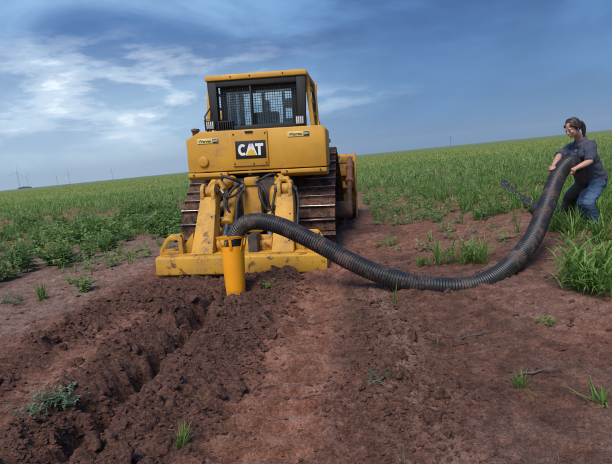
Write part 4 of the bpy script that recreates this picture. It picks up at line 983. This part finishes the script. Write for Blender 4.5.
# sprigs too small to tell apart
P = sample(2.0, 8, 1.6, lambda x, y: (np.abs(x) < 5)*(.10+.5*(masks(x, y)[4] < .2))*sst(fbm(x*1.2, y*1.2, 3, 44), .45, .62))
P = clear_pipe(P); o = scatter('sprigs', [grass_proto(5, .07, .7, 1.0, 3), weed_proto(2, 4, .8, .3, .4)], P, rng.uniform(.04, .10, len(P)), M['grass']); tag(o, 'tiny green sprigs sprinkled over the bare soil', 'grass', kind='stuff')
P = sample(2.0, 7.5, 9, lambda x, y: (np.abs(x) < 4.5)*.8); o = scatter('straw_litter', [(np.array([(-.5, -.02, .05), (.5, .02, .10), (.5, .05, .1), (-.5, .01, .06)]), np.array([(0, 1, 2, 3)]), np.array([.4, .6, .6, .4]))], np.stack([P[:, 0], P[:, 1], ground_h(P[:, 0], P[:, 1])], 1), rng.uniform(.03, .10, len(P)), M['straw']); tag(o, 'bits of dry straw lying on the soil', 'straw', kind='stuff')

# single plants standing out on the bare soil
def plant(name, px, py, h, proto, m, label, n=1, spread=.0, group=None, tint=.0, zs=1.0):
    c = gz(px, py); c.z = gh(c.x, c.y)
    for _ in range(3): c = gz(px, py, c.z); c.z = gh(c.x, c.y, True)
    P = np.array([[random.gauss(0, spread), random.gauss(0, spread), -.012] for _ in range(n)])
    o = scatter(name, proto, P, np.array([h*random.uniform(.75, 1.15) for _ in range(n)]), M[m], tint=np.full(n, tint)+rng.uniform(-.1, .1, n), zs=np.full(n, zs)); o.location = c
    tag(o, label, 'plant', group); return o
G_ = 'plants growing singly on the bare soil'
plant('leafy_weed', 54, 412, .20, PALEP, 'pale_weed', 'silvery green leafy weed on the plowed strip in the lower left corner', 6, .07, G_, .1)
plant('leafy_weed', 92, 290, .26, WEEDP, 'weed', 'lone green weed bush just right of the dense weeds, nearest the soil bank', 3, .07, G_, .35)
plant('leafy_weed', 66, 283, .18, WEEDP, 'weed', 'small weed at the front edge of the dense weeds, left of the lone bush', 3, .08, G_, .3)
plant('grass_tuft', 36, 302, .26, GRASSP, 'grass', 'spiky grass tuft in front of the dense weeds near the left edge', 2, .07, G_, -.15)
plant('leafy_weed', 10, 303, .24, PALEP, 'pale_weed', 'pale leafy weed at the left edge in front of the dense weeds', 3, .09, G_, -.05)
plant('broad_leaf_plant', 112, 246, .36, PALEP, 'pale_weed', 'pale broad-leaved plant at the back right of the dense weeds', 8, .13, G_, .35)
plant('grass_tuft', 180, 447, .12, GRASSP, 'grass', 'small grass tuft at the bottom edge right of the furrow', 2, .03, G_)
plant('seedling', 199, 461, .07, PALEP, 'pale_weed', 'single pale seedling at the very bottom edge', 1, .0, G_, .3)
plant('grass_tuft', 250, 440, .11, GRASSP, 'straw', 'dry straw-coloured tuft on the disturbed soil in the foreground', 1, .02, G_)
STALKL = [grass_proto(7, .075, .9, .9, 5)]
plant('long_leaf_weed', 374, 384, .24, STALKL, 'pale_weed', 'long-leaved green weed lying flat on the soil in the middle foreground', 2, .05, G_, .3, .7)
plant('grass_shoot', 396, 306, .26, [grass_proto(6, .05, .35, .6, 4)], 'grass', 'thin upright grass shoot in front of the lowest bend of the pipe', 1, .02, G_)
plant('grass_shoot', 351, 316, .18, [grass_proto(6, .07, .5, .8, 4)], 'grass', 'short grass shoot below the pipe near the ripper beam', 1, .02, G_)
plant('leafy_weed', 546, 326, .11, WEEDP, 'grass', 'low leafy weed on bare soil below the woman', 3, .05, G_, .2)
plant('grass_tuft', 521, 388, .14, [grass_proto(40, .03, .6, .5, 3)], 'grass', 'spiky grass tuft on the soil in the lower right foreground', 2, .02, G_)
plant('long_leaf_weed', 604, 404, .22, STALKL, 'grass', 'long-leaved bright weed at the right edge of the foreground', 3, .04, G_, .15)
plant('grass_clump', 468, 262, .36, GRASSP+STALKP, 'grass', 'leafy grass clump on bare soil behind the pipe, larger of the two', 12, .16, G_)
plant('grass_clump', 424, 266, .20, GRASSP, 'grass', 'low grass clump behind the pipe, smaller of the two', 6, .07, G_)
plant('leafy_weed', 272, 286, .13, WEEDP, 'grass', 'small green weed sprouting in front of the ripper beam', 3, .06, G_)
plant('grass_clump', 566, 284, .52, STALKP, 'grass', 'tall arching grass clump on the soil edge in front of the woman', 6, .14, G_, .1)
plant('grass_clump', 600, 290, .50, STALKP, 'grass', 'tall arching grass clump at the right edge below the woman', 6, .14, G_)
plant('grass_shoot', 268, 376, .10, [grass_proto(6, .06, .7, .8, 3)], 'pale_weed', 'tiny pale shoot on the disturbed soil right of the furrow', 1, .02, G_)
plant('grass_shoot', 252, 373, .06, PALEP, 'grass', 'tiny green seedling on the disturbed soil right of the furrow', 1, .02, G_)
plant('grass_shoot', 436, 345, .12, [grass_proto(5, .07, .5, .8, 3)], 'grass', 'small grass shoot below the pipe in the middle of the bare soil', 1, .02, G_)
plant('grass_shoot', 402, 462, .14, [grass_proto(3, .05, .6, .4, 3)], 'pale_weed', 'pale grass shoot at the bottom edge in the wheel mark', 1, .01, G_, .4)
# dead twigs
def twig(px, py, ln, az, label):
    c = gz(px, py); c.z = gh(c.x, c.y, True)+.012; b = MB(); r = random.Random(int(px))
    d = Vector((math.cos(az), math.sin(az), .05)); P = [Vector((0, 0, 0))+d*ln*t+Vector((r.uniform(-.015, .015), r.uniform(-.015, .015), r.uniform(0, .015))) for t in (0, .2, .4, .6, .8, 1)]
    b.tube(P, [.009, .008, .007, .006, .004, .002], 6)
    for k in (1, 2, 3, 4):
        e = Vector((math.cos(az+r.choice((-.8, .7))), math.sin(az+r.choice((-.8, .7))), .25))*ln*.3; b.tube([P[k], P[k]+e*.5, P[k]+e], [.004, .003, .0015], 5)
    o = b.build('dead_twig', M['wood']); o.location = c; tag(o, label, 'twig', 'dead twigs on the soil')
twig(461, 340, .34, .35, 'forked dead twig lying on the soil below the pipe'); twig(516, 378, .30, .1, 'dead twig beside the spiky grass tuft in the right foreground'); twig(366, 300, .22, 2.4, 'short dead twig on the soil just below the pipe')

# ------------------------------------------------------------------ clods
def clod_mesh(seed, sub=2):
    r = random.Random(seed); bm = bmesh.new(); bmesh.ops.create_icosphere(bm, subdivisions=sub, radius=1)
    k = [(Vector((r.gauss(0, 1), r.gauss(0, 1), r.gauss(0, 1))).normalized(), r.uniform(.1, .3), r.uniform(2, 6), r.uniform(0, 6)) for _ in range(9)]
    for v in bm.verts:
        n = v.co.normalized(); f = .85
        for q, a, w_, ph in k: f += a*.42*math.sin(n.dot(q)*w_+ph)
        v.co = n*f*r.uniform(.90, 1.10); v.co.z *= .75
    V = np.array([v.co[:] for v in bm.verts]); F = np.array([[v.index for v in f.verts] for f in bm.faces]); bm.free(); return V, F
CL = [clod_mesh(i, 3) for i in range(7)]
clod_me = []
for i, (V, F) in enumerate(CL):
    o = np_obj('clod', V, None, M['clod'], tint=np.full(len(V), (.2, .35, .5, .3, .1, .6, .85)[i]), F3=F, smooth=True); clod_me.append(o.data); bpy.data.objects.remove(o)
def soil_pts(n, y0, y1, k=1.0):
    y = np.exp(rng.uniform(math.log(y0), math.log(y1), n)); x = rng.uniform(-.72, .72, n)*y; x = np.clip(x, -3.6, 4.2); return x, y
x, y = soil_pts(6000, 2.0, 7.2); d = masks(x, y); pr = d[4]*sst(fbm(x*2.6, y*2.6, 3, 71), .40, .62)*(np.abs(d[0]) > .12)
k = np.where((rng.uniform(0, 1, len(x)) < pr) & (np.hypot(x-CHUTE.x, y-CHUTE.y) > .3))[0][:260]
for i in k:
    s_ = min(.065, .014+.016*rng.exponential(1.0)+.003*y[i]); o = bpy.data.objects.new('clod', clod_me[rng.integers(0, 7)]); COL.objects.link(o)
    o.location = (x[i], y[i], gh(x[i], y[i], True)+s_*.08); o.rotation_euler = tuple(rng.uniform(-3, 3, 3)); o.scale = (s_*rng.uniform(.8, 1.3), s_*rng.uniform(.8, 1.2), s_*rng.uniform(.7, 1.1)); o.parent = GROUND
SM = [clod_mesh(100+i, 1) for i in range(6)]
def crumbs(name, n, y0, y1, smin, smax, dens, label):
    x, y = soil_pts(n, y0, y1); k = rng.uniform(0, 1, n) < dens(x, y); x, y = x[k], y[k]; n = len(x); z = ground_h(x, y); s = smin+(smax-smin)*rng.uniform(0, 1, n)**3; s *= (.55+.13*y)
    VV, FF, TT = [], [], []; off = 0; wh = rng.integers(0, 6, n); a = rng.uniform(0, 6.283, n); b_ = rng.uniform(0, 6.283, n)
    for q, (V, F) in enumerate(SM):
        i = np.where(wh == q)[0]; c, sn, cb_, sb = np.cos(a[i]), np.sin(a[i]), np.cos(b_[i]), np.sin(b_[i])
        X0 = V[None, :, 0]*c[:, None]-V[None, :, 1]*sn[:, None]; Y0 = V[None, :, 0]*sn[:, None]+V[None, :, 1]*c[:, None]; Z0_ = V[None, :, 2]*np.ones((len(i), 1))
        Y1 = Y0*cb_[:, None]-Z0_*sb[:, None]; Z1 = Y0*sb[:, None]+Z0_*cb_[:, None]
        VV.append(np.stack([X0*(s[i]*(.7+.9*_hash(i.astype(float), i*0., 5)))[:, None]+x[i][:, None], Y1*s[i][:, None]+y[i][:, None], Z1*s[i][:, None]*.72+(z[i]+s[i]*.12)[:, None]], 2).reshape(-1, 3))
        FF.append((F[None]+(off+np.arange(len(i))*len(V))[:, None, None]).reshape(-1, 3)); TT.append(np.repeat(rng.uniform(0, 1, len(i)), len(V))); off += len(i)*len(V)
    o = np_obj(name, np.concatenate(VV), None, M['clod'], tint=np.concatenate(TT), F3=np.concatenate(FF)); tag(o, label, 'soil', kind='stuff')
crumbs('soil_crumbs', 60000, 1.9, 8.0, .004, .026, lambda x, y: np.clip(.07+1.1*masks(x, y)[4], 0, 1)*(.25+.75*sst(fbm(x*1.8, y*1.8, 3, 33), .30, .6)), 'crumbled dark soil and small clods strewn over the plowed ground')

# ------------------------------------------------------------------ far things
def turbine(px, py, dist, rot, label, yaw=.3):
    b0 = gz(px, py); d = ray(px, py); p = Vector((d.x, d.y, 0)); p = p*(dist/p.length); z = gh(p.x, p.y)
    t = empty('wind_turbine', (p.x, p.y, z-.5)); H = 66; tag(t, label, 'wind turbine', 'wind turbines on the horizon')
    b = MB(); b.tube([(0, 0, 0), (0, 0, H*.5), (0, 0, H)], [2.3, 1.8, 1.3], 14); b.build('tower', M['steel_far'], t)
    fx = Vector((math.sin(yaw), -math.cos(yaw), 0)); sx = Vector((math.cos(yaw), math.sin(yaw), 0)); c = Vector((0, 0, H+1.6))
    b = MB(); b.bar(c-fx*5, c+fx*3.2, 3.2, 3.4); b.build('nacelle', M['steel_far'], t, .4)
    h = c+fx*4.4; b = MB(); b.tube([c+fx*3.2, h, h+fx*1.6], [1.5, 1.5, .4], 12); b.build('hub', M['steel_far'], t)
    for k in range(3):
        a = RAD(rot+120*k); e = sx*math.sin(a)+Vector((0, 0, 1))*math.cos(a); n = e.cross(fx); b = MB()
        vs = []; 
        for r, wd, th in ((.8, 1.4, .8), (8, 3.0, .7), (22, 2.0, .4), (38, .6, .12)): vs += [h+e*r-n*wd*.35-fx*th/2, h+e*r+n*wd*.65-fx*th/2, h+e*r+n*wd*.65+fx*th/2, h+e*r-n*wd*.35+fx*th/2]
        b.add(vs, [(3, 2, 1, 0), (12, 13, 14, 15)]+[(4*i+j, 4*i+(j+1) % 4, 4*i+4+(j+1) % 4, 4*i+4+j) for i in range(3) for j in range(4)]); b.build('blade', M['steel_far'], t)
turbine(20, 189.5, 2300, 12, 'nearest and tallest wind turbine on the horizon at far left')
turbine(28.5, 188.5, 3300, 40, 'small wind turbine just right of the tallest one')
turbine(58, 186, 3900, 75, 'faint wind turbine, third from the left on the horizon')
turbine(70, 184.5, 3400, 5, 'small wind turbine, fourth from the left on the horizon')
turbine(113, 180, 3600, 95, 'rightmost small wind turbine on the left horizon')
def pole():
    d = ray(451, 146); p = Vector((d.x, d.y, 0)); p = p*(520/p.length); t = empty('utility_pole', (p.x, p.y, gh(p.x, p.y)-.3)); tag(t, 'lone utility pole on the horizon right of the bulldozer', 'pole')
    b = MB(); b.tube([(0, 0, 0), (0, 0, 11)], [.22, .16], 10); b.build('post', M['wood'], t)
    b = MB(); b.box((-1.2, -.08, 10.2), (1.2, .08, 10.4)); b.build('crossarm', M['wood'], t)
pole()
def grove():
    d = ray(25, 189); p = Vector((d.x, d.y, 0)); p = p*(1500/p.length); n = 900; V = []; F = []; T = []
    sx = Vector((p.y, -p.x, 0)).normalized()
    q = rng.normal(0, 1, (n, 3)); q /= np.linalg.norm(q, axis=1)[:, None]; q *= rng.uniform(.5, 1, (n, 1))**.4; cen = rng.integers(0, 7, n)
    for i in range(n):
        c = p+sx*((cen[i]-3)*4.2)+Vector((q[i, 0]*4.2, q[i, 1]*4, 2.0+(1.6-abs(cen[i]-2.6)*.45)+q[i, 2]*(2.4-.3*abs(cen[i]-2.6)))); e = Vector(rng.normal(0, 1, 3)).normalized(); f = e.orthogonal().normalized(); b = len(V)
        V += [tuple(c-e*.6-f*.5), tuple(c+e*.6-f*.5), tuple(c+e*.6+f*.5), tuple(c-e*.6+f*.5)]; F.append((b, b+1, b+2, b+3)); T += [rng.uniform(0, 1)]*4
    o = np_obj('far_trees', np.array(V), np.array(F), M['tree'], tint=np.array(T)); tag(o, 'far-off dark clump of trees on the left horizon beside the turbines', 'trees', kind='stuff')
grove()
# ------------------------------------------------------------------ air
b = MB(); b.box((-5400, -60, -4), (5400, 5600, 140)); HZ = b.build('haze', bpy.data.materials.new('haze_air'), None, 0, smooth=False); tag(HZ, 'thin pale haze in the far air', 'haze', kind='stuff')
hm = HZ.data.materials[0]; hm.use_nodes = True; ht = NT(hm.node_tree); ht.n.clear(); pv = ht.new('ShaderNodeVolumePrincipled'); pv.inputs['Color'].default_value = (.76, .88, .97, 1); pv.inputs['Density'].default_value = .0002; pv.inputs['Anisotropy'].default_value = .1
ht.l.new(pv.outputs[0], ht.new('ShaderNodeOutputMaterial').inputs['Volume'])
